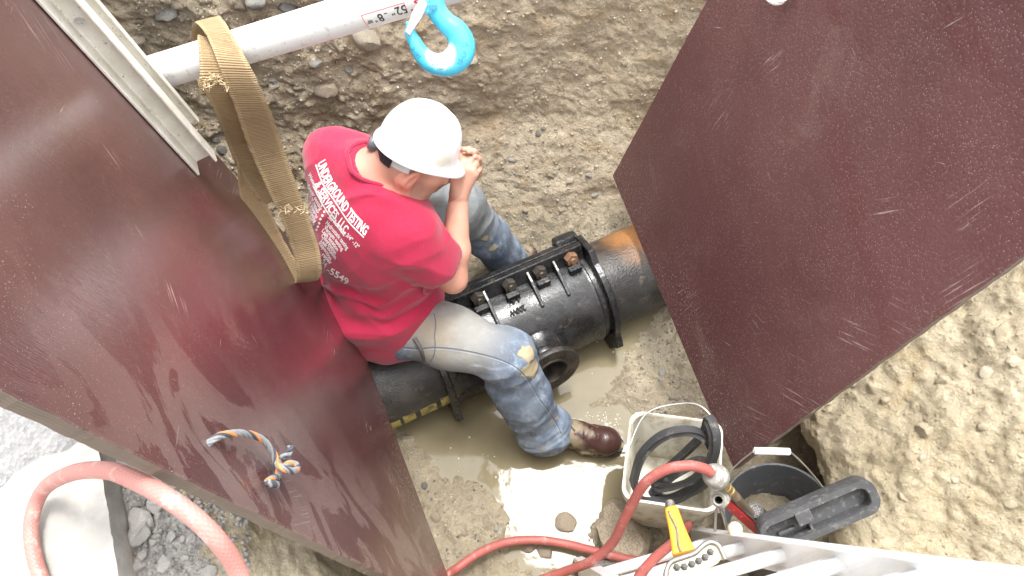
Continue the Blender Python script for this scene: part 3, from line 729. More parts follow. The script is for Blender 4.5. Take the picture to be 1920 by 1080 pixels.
# near box flange (grooved), long
def rail_solid(prof, p0, p1, name, parent, cut=0):
    mb = MB(); ax = nrm(p1 - p0)
    v0 = [p0 + ex * a + nL * b for a, b in prof]; L = np.linalg.norm(p1 - p0); n = len(prof)
    mb.add(v0 + [q + ax * L for q in v0], [tuple(range(n)), tuple(range(n, 2 * n))[::-1]] + [(k, n + k, n + (k + 1) % n, (k + 1) % n) for k in range(n)])
    return mb.build(name, M_rail, parent, bevel=.0022)
up_len = 1.35
prof_near = [(-.022, .002), (.028, .002), (.028, .050), (.026, .054), (-.006, .054), (-.008, .052), (-.008, .0485), (.018, .0475), (.0205, .045), (.0205, .011), (.018, .0085), (-.022, .0075)]
rail = rail_solid(prof_near, rb, rb + uL * up_len, 'rail', shore)
prof_far = [(.082, .002), (.092, .002), (.092, .055), (.089, .058), (.074, .058), (.073, .056), (.073, .0535), (.082, .053)]
rail_solid(prof_far, rb + uL * .05, rb + uL * up_len, 'rail', shore)
prof_base = [(.0285, .003), (.0815, .003), (.0815, .010), (.0285, .010)]
rail_solid(prof_base, rb + uL * .02, rb + uL * up_len, 'base_plate', shore)
wq_ = rb + ex * .0205
for nm_r, px_, py_, r_ in (('rivet', 280, 207, .0085), ('cable_eye', 149, 40, .009)):
    c0 = Pplane(px_, py_, wq_, ex); mb = MB(); mb.lathe([(0, .001), (r_ * .45, .001), (r_ * .6, .004), (r_, .0045), (r_, 0)], c0, -ex, 20); mb.build(nm_r, M_rail if nm_r == 'rivet' else M_steel, shore, autos=True)
# strut: socket, white cylinder, pin ring, label
q0 = Dp(283, 139, 1.80); q1 = Dp(600, 43, 1.68); ca = nrm(q1 - q0)
tR = np.dot(pRf + nR * .06 - q0, nR) / np.dot(ca, nR); q2 = q0 + ca * min(tR, 1.9)
cr = .0385
mb = MB(); mb.lathe([(0, 0), (cr, 0), (cr, .004), (cr * .985, .006), (cr, .012), (cr, np.linalg.norm(q2 - q0) - .02), (0, np.linalg.norm(q2 - q0) - .02)], q0, ca, 48); strut = mb.build('cylinder', M_cyl, shore, autos=True)
mb = MB(); soc = q0 - ca * .055; mb.lathe([(0, -.02), (.034, -.02), (.034, .056), (0, .056)], soc, ca, 24); mb.build('socket', M_rail, shore, autos=True)
pr = q0 + ca * .035; T1 = nrm(np.cross(ca, CAM - pr)); sd_ = nrm(np.cross(T1, ca)); pin_c = pr - T1 * .0375 * .55 + sd_ * .036
pin_c = Dp(298, 171, 1.735); vv = nrm(CAM - pin_c); tt = nrm(np.cross(vv, [0, 0, 1])); bb = np.cross(vv, tt)
ringp = [pin_c + (tt * math.cos(a) + bb * math.sin(a)) * .0105 for a in np.linspace(0, 2 * math.pi, 28)[:-1]]
tube_obj('pin_ring', ringp, .0016, M_steel, shore, 8, closed=True)
mb = MB(); mb.tube([pin_c - vv * .012, pin_c + vv * .003], .0045, 14); mb.build('pin', M_steel, shore, autos=True)
tube_obj('wire_loop', spline([Dp(108, -30, 1.70), Dp(118, 2, 1.74), Dp(135, 14, 1.76), Dp(147, 30, 1.775), Dp(150, 42, 1.80)], 8), .0042, M_wire, shore, 8)
# printed label wrapped on the strut, words upside down for the camera
M_lab = simple('label_white', (.74, .73, .70), .5, var=.08, sc=60, bump=0)
M_ink = simple('label_black_print', (.03, .03, .03), .6, bump=0); M_red = simple('label_red_print', (.62, .04, .05), .6, bump=0)
def cyl_axis_at(px):
    lo, hi = 0, 1.6
    for _ in range(40):
        t = (lo + hi) / 2; q = q0 + ca * t; d = q - CAM; dep = d[1] * _cp - d[2] * _sp
        if 960 + F_PX * d[0] / dep < px: lo = t
        else: hi = t
    return (lo + hi) / 2
tl0, tl1 = cyl_axis_at(684), cyl_axis_at(778)
vc = q0 + ca * (tl0 + tl1) / 2; rv = CAM - vc; rv = nrm(rv - ca * np.dot(rv, ca)); dn = nrm(np.cross(ca, rv))
if dn[2] > 0: dn = -dn                                      # downwards side of the strut
def cylp(t, a, off): return q0 + ca * t + (rv * math.cos(a) + dn * math.sin(a)) * (cr + off)
def cyl_patch(t0, t1, a0, a1, off, n=10):
    v = []; f = []
    for i in range(n + 1):
        a = a0 + (a1 - a0) * i / n; v += [cylp(t0, a, off), cylp(t1, a, off)]
    for i in range(n): f.append((2 * i, 2 * i + 1, 2 * i + 3, 2 * i + 2))
    return v, f
mb = MB(); mb.add(*cyl_patch(tl0, tl1 + .05, .18, 1.12, .0006)); lab = mb.build('size_label', M_lab, shore)
mb = MB()
for (a, b, c, d_) in [(tl0 + .003, tl0 + .0045, .22, 1.08), (tl0 + .0045, tl1 - .014, .22, .255), (tl1 - .016, tl1 - .0145, .255, .62)]: mb.add(*cyl_patch(a, b, c, d_, .0011))
adopt(mb.build('red_border', M_red), lab)
def text_mesh(body, size=1, bold=.0, shear=0, sx=1):
    cu = bpy.data.curves.new('txt', 'FONT'); cu.body = body; cu.size = size; cu.offset = bold; cu.shear = shear; cu.resolution_u = 3
    o = bpy.data.objects.new('txt', cu); COL.objects.link(o); bpy.context.view_layer.update()
    me = bpy.data.meshes.new_from_object(o.evaluated_get(bpy.context.evaluated_depsgraph_get())); bpy.data.objects.remove(o); bpy.data.curves.remove(cu)
    v = np.array([q.co for q in me.vertices]) if len(me.vertices) else np.zeros((0, 3)); f = [tuple(p.vertices) for p in me.polygons]; bpy.data.meshes.remove(me)
    v[:, 0] *= sx
    return v, f
def cyl_text(body, t_right, t_left, a_base, h_ang, mat):
    v, f = text_mesh(body, 1, .012); w_ = v[:, 0].max() - v[:, 0].min(); x0 = v[:, 0].min(); hh = .72
    V = [cylp(t_right + (t_left - t_right) * (q[0] - x0) / w_, a_base + h_ang * q[1] / hh, .0014) for q in v]
    mb = MB(); mb.add(V, f); o = mb.build('lettering', mat); adopt(o, lab); return o
wl_ = tl1 - tl0
cyl_text('52', tl1 - wl_ * .13, tl1 - wl_ * .34, .34, .50, M_ink)
cyl_text('" -', tl1 - wl_ * .37, tl1 - wl_ * .56, .38, .34, M_ink)
cyl_text('8', tl1 - wl_ * .60, tl1 - wl_ * .70, .42, .50, M_ink)
cyl_text('"', tl1 - wl_ * .74, tl1 - wl_ * .78, .46, .40, M_ink)
cyl_text('88"', tl1 - wl_ * .82, tl1 - wl_ * .94, .60, .22, M_ink)
cyl_text('S', tl1 + wl_ * .20, tl1 + wl_ * .04, .26, .40, M_red)
mb = MB(); v, f = cyl_patch(tl1 - .006, tl1 + .014, .72, .78, .0014); mb.add(v, f); mb.add([cylp(tl1 - .010, .75, .0014), cylp(tl1 - .004, .66, .0014), cylp(tl1 - .004, .84, .0014)], [(0, 1, 2)]); adopt(mb.build('arrow', M_red), lab)

# ================================================================== TAN WEB SLING over the strut
m = M('tan_webbing', .9, spec=.2); uv = m.co((1, 1, 1), src='UV')
x = m.mix(m.noise(9, 5, .6), (.27, .19, .105), (.37, .27, .155)); x = m.mix(m.step(m.noise(25, 5, .7), .52, .72), x, (.25, .17, .09))
rib = m.wave(38, m.co((.0, 3.0, 1), src='UV'), 3.0, 3); edge = m.xyz('UV')[0]
st = m.math('MULTIPLY', m.step(m.math('ABSOLUTE', m.math('SUBTRACT', edge, .5)), .35, .40), .55)
x = m.mix(m.math('MULTIPLY', rib, .28), x, (.17, .115, .06)); x = m.mix(m.math('MULTIPLY', st, .5), x, (.52, .40, .24)); m.col(x); m.bump(rib, .0016).bump(m.noise(300, 3), .0006); M_web = m.m
M_web2 = M_web
def ribbon(name, pts, wid, mat, parent=None, n=10, thick=.004):
    """pts: list of (left edge point, right edge point)"""
    Lp = spline([a for a, b in pts], n); Rp = spline([b for a, b in pts], n)
    k = len(Lp); Mx = 8; rows = []
    mid = (Lp + Rp) / 2; T = np.gradient(mid, axis=0); T /= np.linalg.norm(T, axis=1)[:, None]; W = Rp - Lp; N = np.cross(T, W); N /= np.linalg.norm(N, axis=1)[:, None]
    Ls = np.concatenate([[0], np.cumsum(np.linalg.norm(np.diff(mid, axis=0), axis=1))])
    v = []; uvv = []
    for side in (1, -1):
        for i in range(k):
            for j in range(Mx + 1):
                t = j / Mx if side > 0 else 1 - j / Mx
                q = Lp[i] + W[i] * t + N[i] * (side * thick / 2 * (1 if 0 < j < Mx else .5)) + N[i] * .003 * float(perlin(np.array([[t * 2, Ls[i] * 14, 4.2]]))[0])
                q = q + W[i] / np.linalg.norm(W[i]) * (0.0012 * math.sin(Ls[i] * 900 + j)) * (1 if j in (0, Mx) else 0)
                v.append(q); uvv.append((t, Ls[i]))
    c = 2 * (Mx + 1); f = []
    idx = lambda i, j: (i * (Mx + 1) + j) if j <= Mx else (k * (Mx + 1) + i * (Mx + 1) + (j - Mx - 1))
    for i in range(k - 1):
        for j in range(c): j2 = (j + 1) % c; f.append((idx(i, j), idx(i + 1, j), idx(i + 1, j2), idx(i, j2)))
    me = me_from(name, v, f); ul = me.uv_layers.new(name='UVMap')
    for p in me.polygons:
        for li, vi in zip(p.loop_indices, p.vertices): ul.data[li].uv = uvv[vi]
    b2 = bmesh.new(); b2.from_mesh(me); bmesh.ops.recalc_face_normals(b2, faces=b2.faces); b2.to_mesh(me); b2.free()
    o = link(name, me, mat, None, True); me.set_sharp_from_angle(angle=R(60))
    if parent is not None: adopt(o, parent)
    return o
sling = thing('web_sling', 'frayed tan web sling looped over the white strut', 'sling', Dp(400, 40, 1.74))
frontp = [(Dp(376, 178, 1.86), Dp(430, 168, 1.86)), (Dp(362, 120, 1.87), Dp(425, 100, 1.87)), (Dp(357, 70, 1.83), Dp(420, 45, 1.82)), (Dp(363, 44, 1.76), Dp(412, 31, 1.75)), (Dp(374, 48, 1.70), Dp(424, 46, 1.69)), (Dp(390, 72, 1.665), Dp(445, 82, 1.66)), (Dp(412, 128, 1.655), Dp(471, 130, 1.65)), (Dp(440, 200, 1.73), Dp(502, 196, 1.725)), (Dp(468, 280, 1.88), Dp(528, 268, 1.88)), (Dp(500, 350, 1.96), Dp(552, 336, 1.96)),
          (Dp(527, 410, 2.03), Dp(574, 396, 2.03)), (Dp(545, 460, 2.09), Dp(593, 450, 2.09)), (Dp(556, 500, 2.13), Dp(602, 492, 2.13)), (Dp(557, 525, 2.17), Dp(601, 517, 2.17)), (Dp(548, 529, 2.20), Dp(590, 524, 2.21)), (Dp(528, 508, 2.20), Dp(562, 498, 2.22)), (Dp(498, 466, 2.17), Dp(532, 450, 2.20)), (Dp(465, 412, 2.12), Dp(505, 392, 2.14)), (Dp(448, 355, 2.05), Dp(474, 342, 2.08)), (Dp(444, 310, 2.0), Dp(466, 300, 2.04)), (Dp(434, 265, 1.96), Dp(478, 262, 1.98))]
ribbon('loop', frontp, .075, M_web, sling)
ribbon('eye', [(Dp(371, 66, 1.705), Dp(398, 74, 1.70)), (Dp(374, 108, 1.68), Dp(420, 110, 1.675)), (Dp(378, 150, 1.69), Dp(436, 150, 1.685)), (Dp(390, 182, 1.73), Dp(442, 180, 1.73)), (Dp(406, 215, 1.81), Dp(452, 210, 1.81)), (Dp(424, 262, 1.93), Dp(478, 260, 1.93)), (Dp(446, 315, 2.02), Dp(498, 310, 2.02)), (Dp(482, 370, 2.10), Dp(515, 352, 2.10)), (Dp(498, 384, 2.13), Dp(518, 374, 2.13))], .07, M_web, sling)
M_fray = simple('frayed_thread', (.56, .44, .27), .9, var=.2, sc=80, bump=0)
fv = MB()
for k in range(42):
    a = random.uniform(0, 1); q = Dp(378 + 54 * a, 150 + random.uniform(-6, 12) - 4 * a, 1.68); d1 = rng.normal(size=3) * .006
    P_ = spline([q, q + d1 + A(0, -.004, .004), q + d1 * 1.6 + rng.normal(size=3) * .005, q + d1 * 1.3 + rng.normal(size=3) * .006 + A(0, -.004, -.004)], 4); fv.tube(P_, .0009, 4)
for k in range(26):
    q = Dp(random.choice([random.uniform(528, 545), random.uniform(560, 580)]), 393 + random.uniform(-5, 5), 1.99); d1 = rng.normal(size=3) * .004
    fv.tube(spline([q, q + d1, q + d1 * 1.3 + rng.normal(size=3) * .006], 4), .001, 4)
o = fv.build('frayed_threads', M_fray, sling, True); o['kind'] = 'stuff'

# ================================================================== BLUE LIFTING HOOK
m = M('blue_paint', .32, spec=.5, coat=.3); x = m.mix(m.step(m.noise(9, 4), .35, .7), (.042, .38, .55), (.075, .46, .63)); x = m.mix(m.step(m.noise(160, 4, .6), .655, .69), x, (.035, .03, .03))
HC = Dp(826, 66, 1.52); hz = nrm(CAM - HC); hx = nrm(np.cross([0, 0, 1.0], hz)); hy = np.cross(hz, hx)
tl = R(0); k_ = 1.52 / F_PX
def hp(px, py, off=0): return HC + hx * (px - 826) * k_ + hy * (66 - py) * k_ + hz * off
x = m.mix(m.math('MULTIPLY', m.near(hp(823, 100, .02), .018, .034, .012, 90), .9), x, (.80, .79, .77)); m.col(x); m.bump(m.noise(80, 4), .0008); M_blue = m.m
hook = thing('lifting_hook', 'bright blue steel lifting hook with a spring latch hanging over the pit', 'hook', hp(820, -20))
cl = [(822, -60), (822, -30), (822, 0), (824, 22), (838, 44), (856, 62), (864, 84), (858, 104), (840, 117), (818, 119), (798, 110), (784, 92), (776, 72), (768, 55)]
rd = [15, 15, 16, 17, 18, 21, 23.5, 25, 23, 19, 17, 14, 11, 8]
v = Vol(HC - .17, HC + .17, .0016)
P_ = spline([hp(*q) for q in cl], 6); Rr = np.interp(np.linspace(0, len(rd) - 1, len(P_)), range(len(rd)), rd) * k_
for i in range(len(P_) - 1): v.cone(P_[i], P_[i + 1], Rr[i], Rr[i + 1], .003)
v.ell(hp(772, 62), (9 * k_, 15 * k_, 12 * k_), [hx, hy, hz], .004); v.rbox(hp(768, 46), (4 * k_, 10 * k_, 9 * k_), 3 * k_, [hx, hy, hz], .003)
v.rbox(hp(803, 14), (10 * k_, 12 * k_, 15 * k_), 4 * k_, [hx, hy, hz], .006)
Vv, Qq = v.mesh(); me = me_fast('hook_body', Vv, Qq); hb = link('hook_body', me, M_blue, None, True); adopt(hb, hook)
mb = MB()
lx = nrm(hp(768, 55) - hp(797, 12)); ly = np.cross(hz, lx)
mb.prism([(-.008, -.0085), (.020, -.010), (.056, -.005), (.058, .005), (.020, .010), (-.008, .0095), (-.012, 0)], hp(797, 12, .012), [lx, ly, hz], .009); mb.build('latch', M_steel, hook, bevel=.002)
mb = MB(); mb.tube([hp(797, 12, -.016), hp(797, 12, .027)], .0075, 18); mb.lathe([(0, .001), (.0045, .001), (.0045, -.003), (0, -.003)], hp(797, 12, .030), hz, 12); mb.build('latch_pin', M_steel, hook, autos=True)
def plate_text(body, px, py, ang, hgt, mat, parent, off=.0):
    v_, f_ = text_mesh(body, 1, .01); v_ = v_ - v_.mean(0); s = hgt / .72 * k_; ca_, sa_ = math.cos(R(ang)), math.sin(R(ang)); mb = MB(); out_ = []
    bv = HBVH
    for q in v_:
        a, b = q[0] * s, q[1] * s; pt = hp(px, py) + hx * (a * ca_ - b * sa_) + hy * (a * sa_ + b * ca_)
        d = Vector(-hz); h = bv.ray_cast(Vector(pt + hz * .1), d); out_.append((np.array(h[0]) if h[0] is not None else pt) + hz * .0008)
    mb.add(out_, f_); o = mb.build('cast_lettering', mat); adopt(o, parent); return o
HBVH = bvh_of(Vv, Qq); M_bluedk = simple('worn_lettering', (.035, .20, .30), .5, bump=0)
plate_text('CE', 869, 86, 8, 8, M_bluedk, hook); plate_text('10-UI', 862, 110, 52, 9, M_bluedk, hook); plate_text('FORGED', 818, 117, 0, 5, M_bluedk, hook); plate_text('USA', 819, 126, -2, 5, M_bluedk, hook); plate_text('2-10T', 777, 92, -58, 7, M_bluedk, hook)
mb = MB(); mb.prism([(-8 * k_, -5 * k_), (8 * k_, -5 * k_), (8 * k_, 4 * k_), (-8 * k_, 4 * k_)], hp(818, 16, .0225), [hx, hy, hz], .0012); mb.build('stamped_plate', M_bluedk, hook, bevel=.0006)
# swivel and chain going up out of the picture
mb = MB(); mb.lathe([(0, 0), (.024, 0), (.026, .01), (.024, .035), (.012, .04), (0, .04)], hp(822, -62), hy, 28); mb.build('swivel_collar', M_blue, hook, autos=True)
chain = thing('lifting_chain', 'steel lifting chain above the blue hook', 'chain', hp(822, -100))
lk = []
c0 = hp(822, -110)
for k in range(14):
    cc = c0 + A(0, 0, .058) * k; a_, b_ = (hx, A(0, 0, 1.)) if k % 2 == 0 else (np.cross(A(0, 0, 1.), hx), A(0, 0, 1.))
    pl = [cc + a_ * math.cos(t) * .016 + b_ * (math.sin(t) * .016 + (.020 if math.sin(t) > 0 else -.020)) for t in np.linspace(0, 2 * math.pi, 21)[:-1]]
    tube_obj('link', pl, .0062, M_wire, chain, 8, closed=True)
# ================================================================== WATER PIPE AND CAST SLEEVE
pa, pb = Pz(705, 722, .14), Pz(1210, 500, .14); PR = .168
ax_ = nrm(pb - pa); sv = nrm(np.cross(ax_, [0, 0, 1.0])); zv = A(0, 0, 1)
if sv[1] > 0: sv = -sv                                   # towards the photographer
def pp(t, th, r):                                        # t metres along from pa, th degrees from near side upwards
    return pa + ax_ * t + (sv * math.cos(R(th)) + zv * math.sin(R(th))) * r
m = M('ductile_pipe', .42, spec=.5)
x = m.mix(m.step(m.noise(9, 5, .6), .4, .65), (.022, .021, .021), (.055, .05, .045))
tt_ = float(np.linalg.norm(pb - pa)); rustc = pp(tt_ + .0, 128, PR)
x = m.mix(m.math('MULTIPLY', m.near(rustc, .06, .21, .20, 14), .9), x, (.30, .135, .045)); x = m.mix(m.math('MULTIPLY', m.step(m.noise(24, 6, .7), .56, .70), .35), x, (.20, .16, .10)); m.col(x)
m.rough(m.math('ADD', .30, m.math('MULTIPLY', m.noise(16, 5), .3))); m.bump(m.vor(150), .0012).bump(m.noise(40, 4), .001); M_pipe = m.m
pipe = MB(); n = 64; pipe.lathe([(0, -.9), (PR - .012, -.9), (PR, -.89), (PR, tt_ + .9), (PR - .012, tt_ + .91), (0, tt_ + .91)], pa, ax_, n)
pipe = pipe.build('water_pipe', M_pipe, autos=True); tag(pipe, 'black ductile iron water pipe with a rusty end running under both boards', 'pipe')
M_yel = simple('yellow_tape', (.40, .34, .10), .6, var=.3, sc=60, dirt=((.13, .11, .07), 26, .46, .62))
mb = MB()
for (t0, t1, th0, th1) in [(-.055, .028, -26, -15), (.04, .085, -24, -13), (.105, .165, -22, -14), (.183, .222, -20, -11)]:
    N = 8; vq = []; fq = []
    for i in range(N + 1):
        for j in range(5):
            jag = .006 * math.sin(i * 5 + j * 3 + t0 * 90)
            vq.append(pp(t0 + (t1 - t0) * i / N, th0 + (th1 - th0) * j / 4 + (jag * 120 if j == 4 else 0) + 10 + j * 4, PR + .0012))
    for i in range(N):
        for j in range(4): fq.append((i * 5 + j, i * 5 + j + 1, i * 5 + j + 6, i * 5 + j + 5))
    mb.add(vq, fq)
adopt(mb.build('yellow_marking', M_yel), pipe)

tl_, tr_ = np.dot(Pz(828, 690, .14) - pa, ax_), np.dot(Pz(1108, 545, .14) - pa, ax_)
SR = .186
m = M('black_cast_iron', .24, spec=.5)
x = m.mix(m.step(m.noise(12, 5, .6), .4, .65), (.012, .012, .013), (.030, .030, .031)); x = m.mix(m.math('MULTIPLY', m.step(m.noise(28, 6, .7, dist=.5), .55, .72), .45), x, (.15, .125, .09)); m.col(x)
m.rough(m.math('ADD', .12, m.math('MULTIPLY', m.step(m.noise(13, 6, .65), .42, .70), .34))); m.bump(m.noise(70, 4, .6), .0011).bump(m.vor(260), .0003); M_ci = m.m
slv = thing('pipe_sleeve', 'glossy black cast iron bolted sleeve clamped round the pipe', 'pipe sleeve', pp((tl_ + tr_) / 2, -90, SR))
mb = MB(); mb.lathe([(PR + .001, tl_ - .012), (SR - .004, tl_ - .012), (SR, tl_ - .006), (SR, tl_ + .02), (SR - .004, tl_ + .03), (SR - .004, tr_ - .06), (SR + .002, tr_ - .05), (SR + .002, tr_ - .04), (SR - .004, tr_ - .034), (SR - .004, tr_ - .02), (PR + .001, tr_ - .02)], pa, ax_, 80); body = mb.build('sleeve_body', M_ci, slv, autos=True)
# end flanges: ring with a flat and two square lugs
def end_flange(t, w_):
    mb = MB(); prof = []
    ang = np.linspace(-180, 180, 73)[:-1]; rr = []
    for a in ang:
        r = SR + .020
        for c, ww, rmax in ((-24, 26, .272), (156, 26, .262), (113, 20, .248), (-67, 20, .25)):
            da = abs((a - c + 180) % 360 - 180)
            if da < ww: r = max(r, min(rmax, (SR + .050) / max(.2, math.cos(R(da))) if da < 16 else SR + .020 + (ww - da) / (ww - 16) * .03))
        rr.append(r)
    v = []; f = []; n = len(ang)
    for tt in (t, t + w_):
        for k in range(n): v.append(pp(tt, ang[k], rr[k]))
    for tt in (t, t + w_):
        for k in range(n): v.append(pp(tt, ang[k], PR + .002))
    for k in range(n):
        k2 = (k + 1) % n; f += [(k, k2, n + k2, n + k), (k, 2 * n + k, 2 * n + k2, k2), (n + k, n + k2, 3 * n + k2, 3 * n + k), (2 * n + k, 3 * n + k, 3 * n + k2, 2 * n + k2)]
    mb.add(v, f); return mb.build('end_flange', M_ci, slv, bevel=.003)
end_flange(tr_ - .010, .024); end_flange(tl_ - .026, .024)
TH = 117                                                  # bolt flange on the upper far quarter
rad_ = sv * math.cos(R(TH)) + zv * math.sin(R(TH)); tan_ = sv * math.sin(R(TH)) - zv * math.cos(R(TH))   # tan_ points down the near face
Lm = (tl_ + tr_) / 2; LL_ = tr_ - tl_ - .03
for off, nm in ((.0155, 'bolt_flange'), (-.0155, 'bolt_flange')):
    mb = MB(); mb.box(pp(Lm, TH, SR + .024) + tan_ * off, (LL_, .066, .028), [ax_, rad_, tan_], .004); mb.build(nm, M_ci, slv)
for off in (.0155, -.0155):                               # the lower pair, below the water on the far side
    r2 = -rad_; mb = MB(); mb.box(pa + ax_ * Lm + r2 * (SR + .024) + tan_ * off, (LL_, .066, .028), [ax_, r2, tan_], .004); mb.build('bolt_flange', M_ci, slv)
mb = MB(); mb.box(pp(tr_ - .055, TH + 9, SR + .050), (.085, .05, .05), [ax_, rad_, tan_], .012); mb.build('lug', M_ci, slv)
def t_of(px, py): return float(np.dot(Pz(px, py, .34) - pa, ax_))
bolts_t = [t_of(890, 549), t_of(951, 529), t_of(1010, 508), t_of(1071, 487)]
M_bolt = simple('bronze_bolt', (.085, .075, .062), .3, .45, .3, 60); M_boltr = simple('rusty_bolt', (.20, .11, .065), .5, .2, .3, 60)
bolt_me = {}
for i, t in enumerate(bolts_t):
    base = pp(t, TH, SR + .024) + tan_ * .0300
    mt = M_boltr if i == 3 else M_bolt
    if mt.name not in bolt_me:
        mb = MB(); mb.lathe([(0, .0), (.0255, .0), (.0262, .003), (.0262, .022), (.023, .026), (0, .026)], (0, 0, 0), (0, 0, 1), 6); mb.lathe([(0, .026), (.0125, .026), (.0125, .033), (.011, .035), (0, .035)], (0, 0, 0), (0, 0, 1), 14)
        o = mb.build('bolt', mt, autos=True); bolt_me[mt.name] = o.data; o.matrix_basis = Matrix.Translation(Vector(base)) @ frame(ax_, np.cross(tan_, ax_), tan_); adopt(o, slv)
    else:
        o = bpy.data.objects.new('bolt', bolt_me[mt.name]); COL.objects.link(o); o.matrix_basis = Matrix.Translation(Vector(base)) @ frame(ax_, np.cross(tan_, ax_), tan_); adopt(o, slv)
    mb = MB(); mb.box(pp(t - .004, TH - 21, SR + .010), (.050, .030, .022), [ax_, sv * math.cos(R(TH - 21)) + zv * math.sin(R(TH - 21)), sv * math.sin(R(TH - 21)) - zv * math.cos(R(TH - 21))], .003); mb.build('bolt_pocket', M_ci, slv)
for t in [t_of(910, 556), t_of(995, 527), t_of(1046, 510)]:
    mb = MB()
    th2 = TH - 44; v = []
    for tt in (t - .006, t + .006):
        v += [pp(tt, TH - 8, SR - .01), pp(tt, TH - 8, SR + .044), pp(tt, TH - 18, SR + .030), pp(tt, th2, SR + .008), pp(tt, th2 - 2, SR - .01), pp(tt, TH - 24, SR - .01)]
    f = [(0, 1, 2, 5), (2, 3, 4, 5), (6, 11, 8, 7), (8, 11, 10, 9)] + [(k, 6 + k, 6 + (k + 1) % 6, (k + 1) % 6) for k in range(6)]
    mb.add(v, f); mb.build('gusset', M_ci, slv, bevel=.0025)
M_cl = simple('matt_cast_letters', (.008, .008, .008), .75, bump=0)
# raised letters, upside down for the camera as in the place
def cast_text(body, px0, py0, px1, py1, hgt):
    a = Pz(px0, py0, .315); b = Pz(px1, py1, .315); t0, t1 = np.dot(a - pa, ax_), np.dot(b - pa, ax_); v_, f_ = text_mesh(body, 1, .03)
    # angle round the sleeve seen at this pixel
    best = min(range(30, 110), key=lambda th: abs(proj(pp((t0 + t1) / 2, th, SR))[1] - (py0 + py1) / 2)); w_ = v_[:, 0].max() - v_[:, 0].min(); x0 = v_[:, 0].min()
    V0 = [pp(t0 + (t1 - t0) * (q[0] - x0) / w_, best + math.degrees(hgt / SR) * (-q[1] / .72), SR + .0015) for q in v_]
    mb = MB(); mb.add(V0, f_); o = mb.build('cast_lettering', M_cl); sm = o.modifiers.new('t', 'SOLIDIFY'); sm.thickness = .005; sm.offset = 0; adopt(o, slv); return o
def proj(q):
    d = np.asarray(q) - CAM; dep = d[1] * _cp - d[2] * _sp; up_ = d[1] * _sp + d[2] * _cp
    return 960 + F_PX * d[0] / dep, 540 - F_PX * up_ / dep
cast_text('16', 969, 557, 954, 562, .021); cast_text('200W', 983, 573, 951, 583, .021)
# outlet nozzle with its drilled flange
NT = float(np.dot(Pz(1030, 690, .19) - pa, ax_)); nd = sv * math.cos(R(14)) + zv * math.sin(R(14))
nb = pa + ax_ * NT
mb = MB(); mb.lathe([(.105, .150), (.098, .178), (.080, .196), (.070, .205), (.070, .235)], nb, nd, 40); mb.build('outlet_boss', M_ci, slv, True)
m = M('rusty_flange', .5); x = m.mix(m.step(m.noise(20, 5, .65), .40, .62), (.018, .017, .016), (.06, .045, .034)); m.col(x); m.bump(m.noise(90, 5), .001); M_rf = m.m
FR = .108; n = 96; v = []; f = []
holes = [(FR * .80 * math.cos(a), FR * .80 * math.sin(a)) for a in np.arange(8) * math.pi / 4 + .2]
bm = bmesh.new(); fl_ = MB()
fl_.lathe([(.056, .235), (FR, .235), (FR + .002, .238), (FR + .002, .254), (FR, .257), (.066, .257), (.063, .260), (.056, .260), (.056, .150)], nb, nd, 64)
flange = fl_.build('outlet_flange', M_rf, slv, autos=True)
M_dark = simple('painted_hole_shade', (.012, .011, .010), .9, bump=0)  # near-black colour paints the shade inside the holes and bores
tx = nrm(np.cross(nd, [0, 0, 1.])); ty = np.cross(nd, tx)
for hx_, hy_ in holes:
    mb = MB(); c = nb + nd * .2574 + tx * hx_ + ty * hy_; mb.lathe([(.0115, 0), (.0115, .0004), (.009, .0004), (.009, -.004), (0, -.004)], c, nd, 18); adopt(mb.build('bolt_hole', M_dark, None, autos=True), flange)
mb = MB(); mb.lathe([(0, .165), (.0555, .165)], nb, nd, 32); adopt(mb.build('bore_face', M_dark, None), flange)

# ================================================================== THE SEATED MAN
m = M('skin', .5, spec=.4); x = m.mix(m.noise(22, 5, .6), (.52, .27, .19), (.66, .39, .29))
x = m.mix(m.math('MULTIPLY', m.attr('ruddy'), .55), x, (.52, .155, .115)); x = m.mix(m.math('MULTIPLY', m.attr('hair'), .55), x, (.13, .085, .06)); x = m.mix(m.math('MULTIPLY', m.math('MULTIPLY', m.attr('dirty'), m.step(m.noise(45, 5, .7), .42, .62)), .6), x, (.20, .13, .09)); m.col(x)
m.p.inputs['Subsurface Weight'].default_value = .08; m.p.inputs['Subsurface Radius'].default_value = (.012, .005, .003); m.bump(m.noise(260, 4), .0005).bump(m.vor(420), .0002); M_skin = m.m
M_hair = simple('short_hair', (.05, .035, .025), .8)
pelv = Pz(724, 556, .46)
SRj = Pz(768, 452, .875); SLj = Pz(622, 296, .945)
C7 = Pz(690, 322, .985)
Hc = Dp(779, 294, 2.25)
hf0 = nrm(A(.88, -.06, -.40)); hf = nrm(A(.88, -.06, -.58)); hl0 = nrm(np.cross(A(.36, .42, .92), hf)); hu = np.cross(hf, hl0); hl = hl0       # forward, left, up of the head
ELr = Dp(849, 523, 2.44); WRr = Dp(860, 366, 2.345)
ELl = Dp(770, 345, 2.58); WRl = Dp(868, 312, 2.415)
hipR, hipL = pelv + A(.045, -.085, -.01), pelv + A(-.015, .095, .01)
knR, knL = Dp(948, 668, 2.54), Dp(862, 385, 2.70)
anR, anL = Pz(1018, 806, .10), Pz(962, 500, .06)
toeR = Pz(1135, 838, .045)

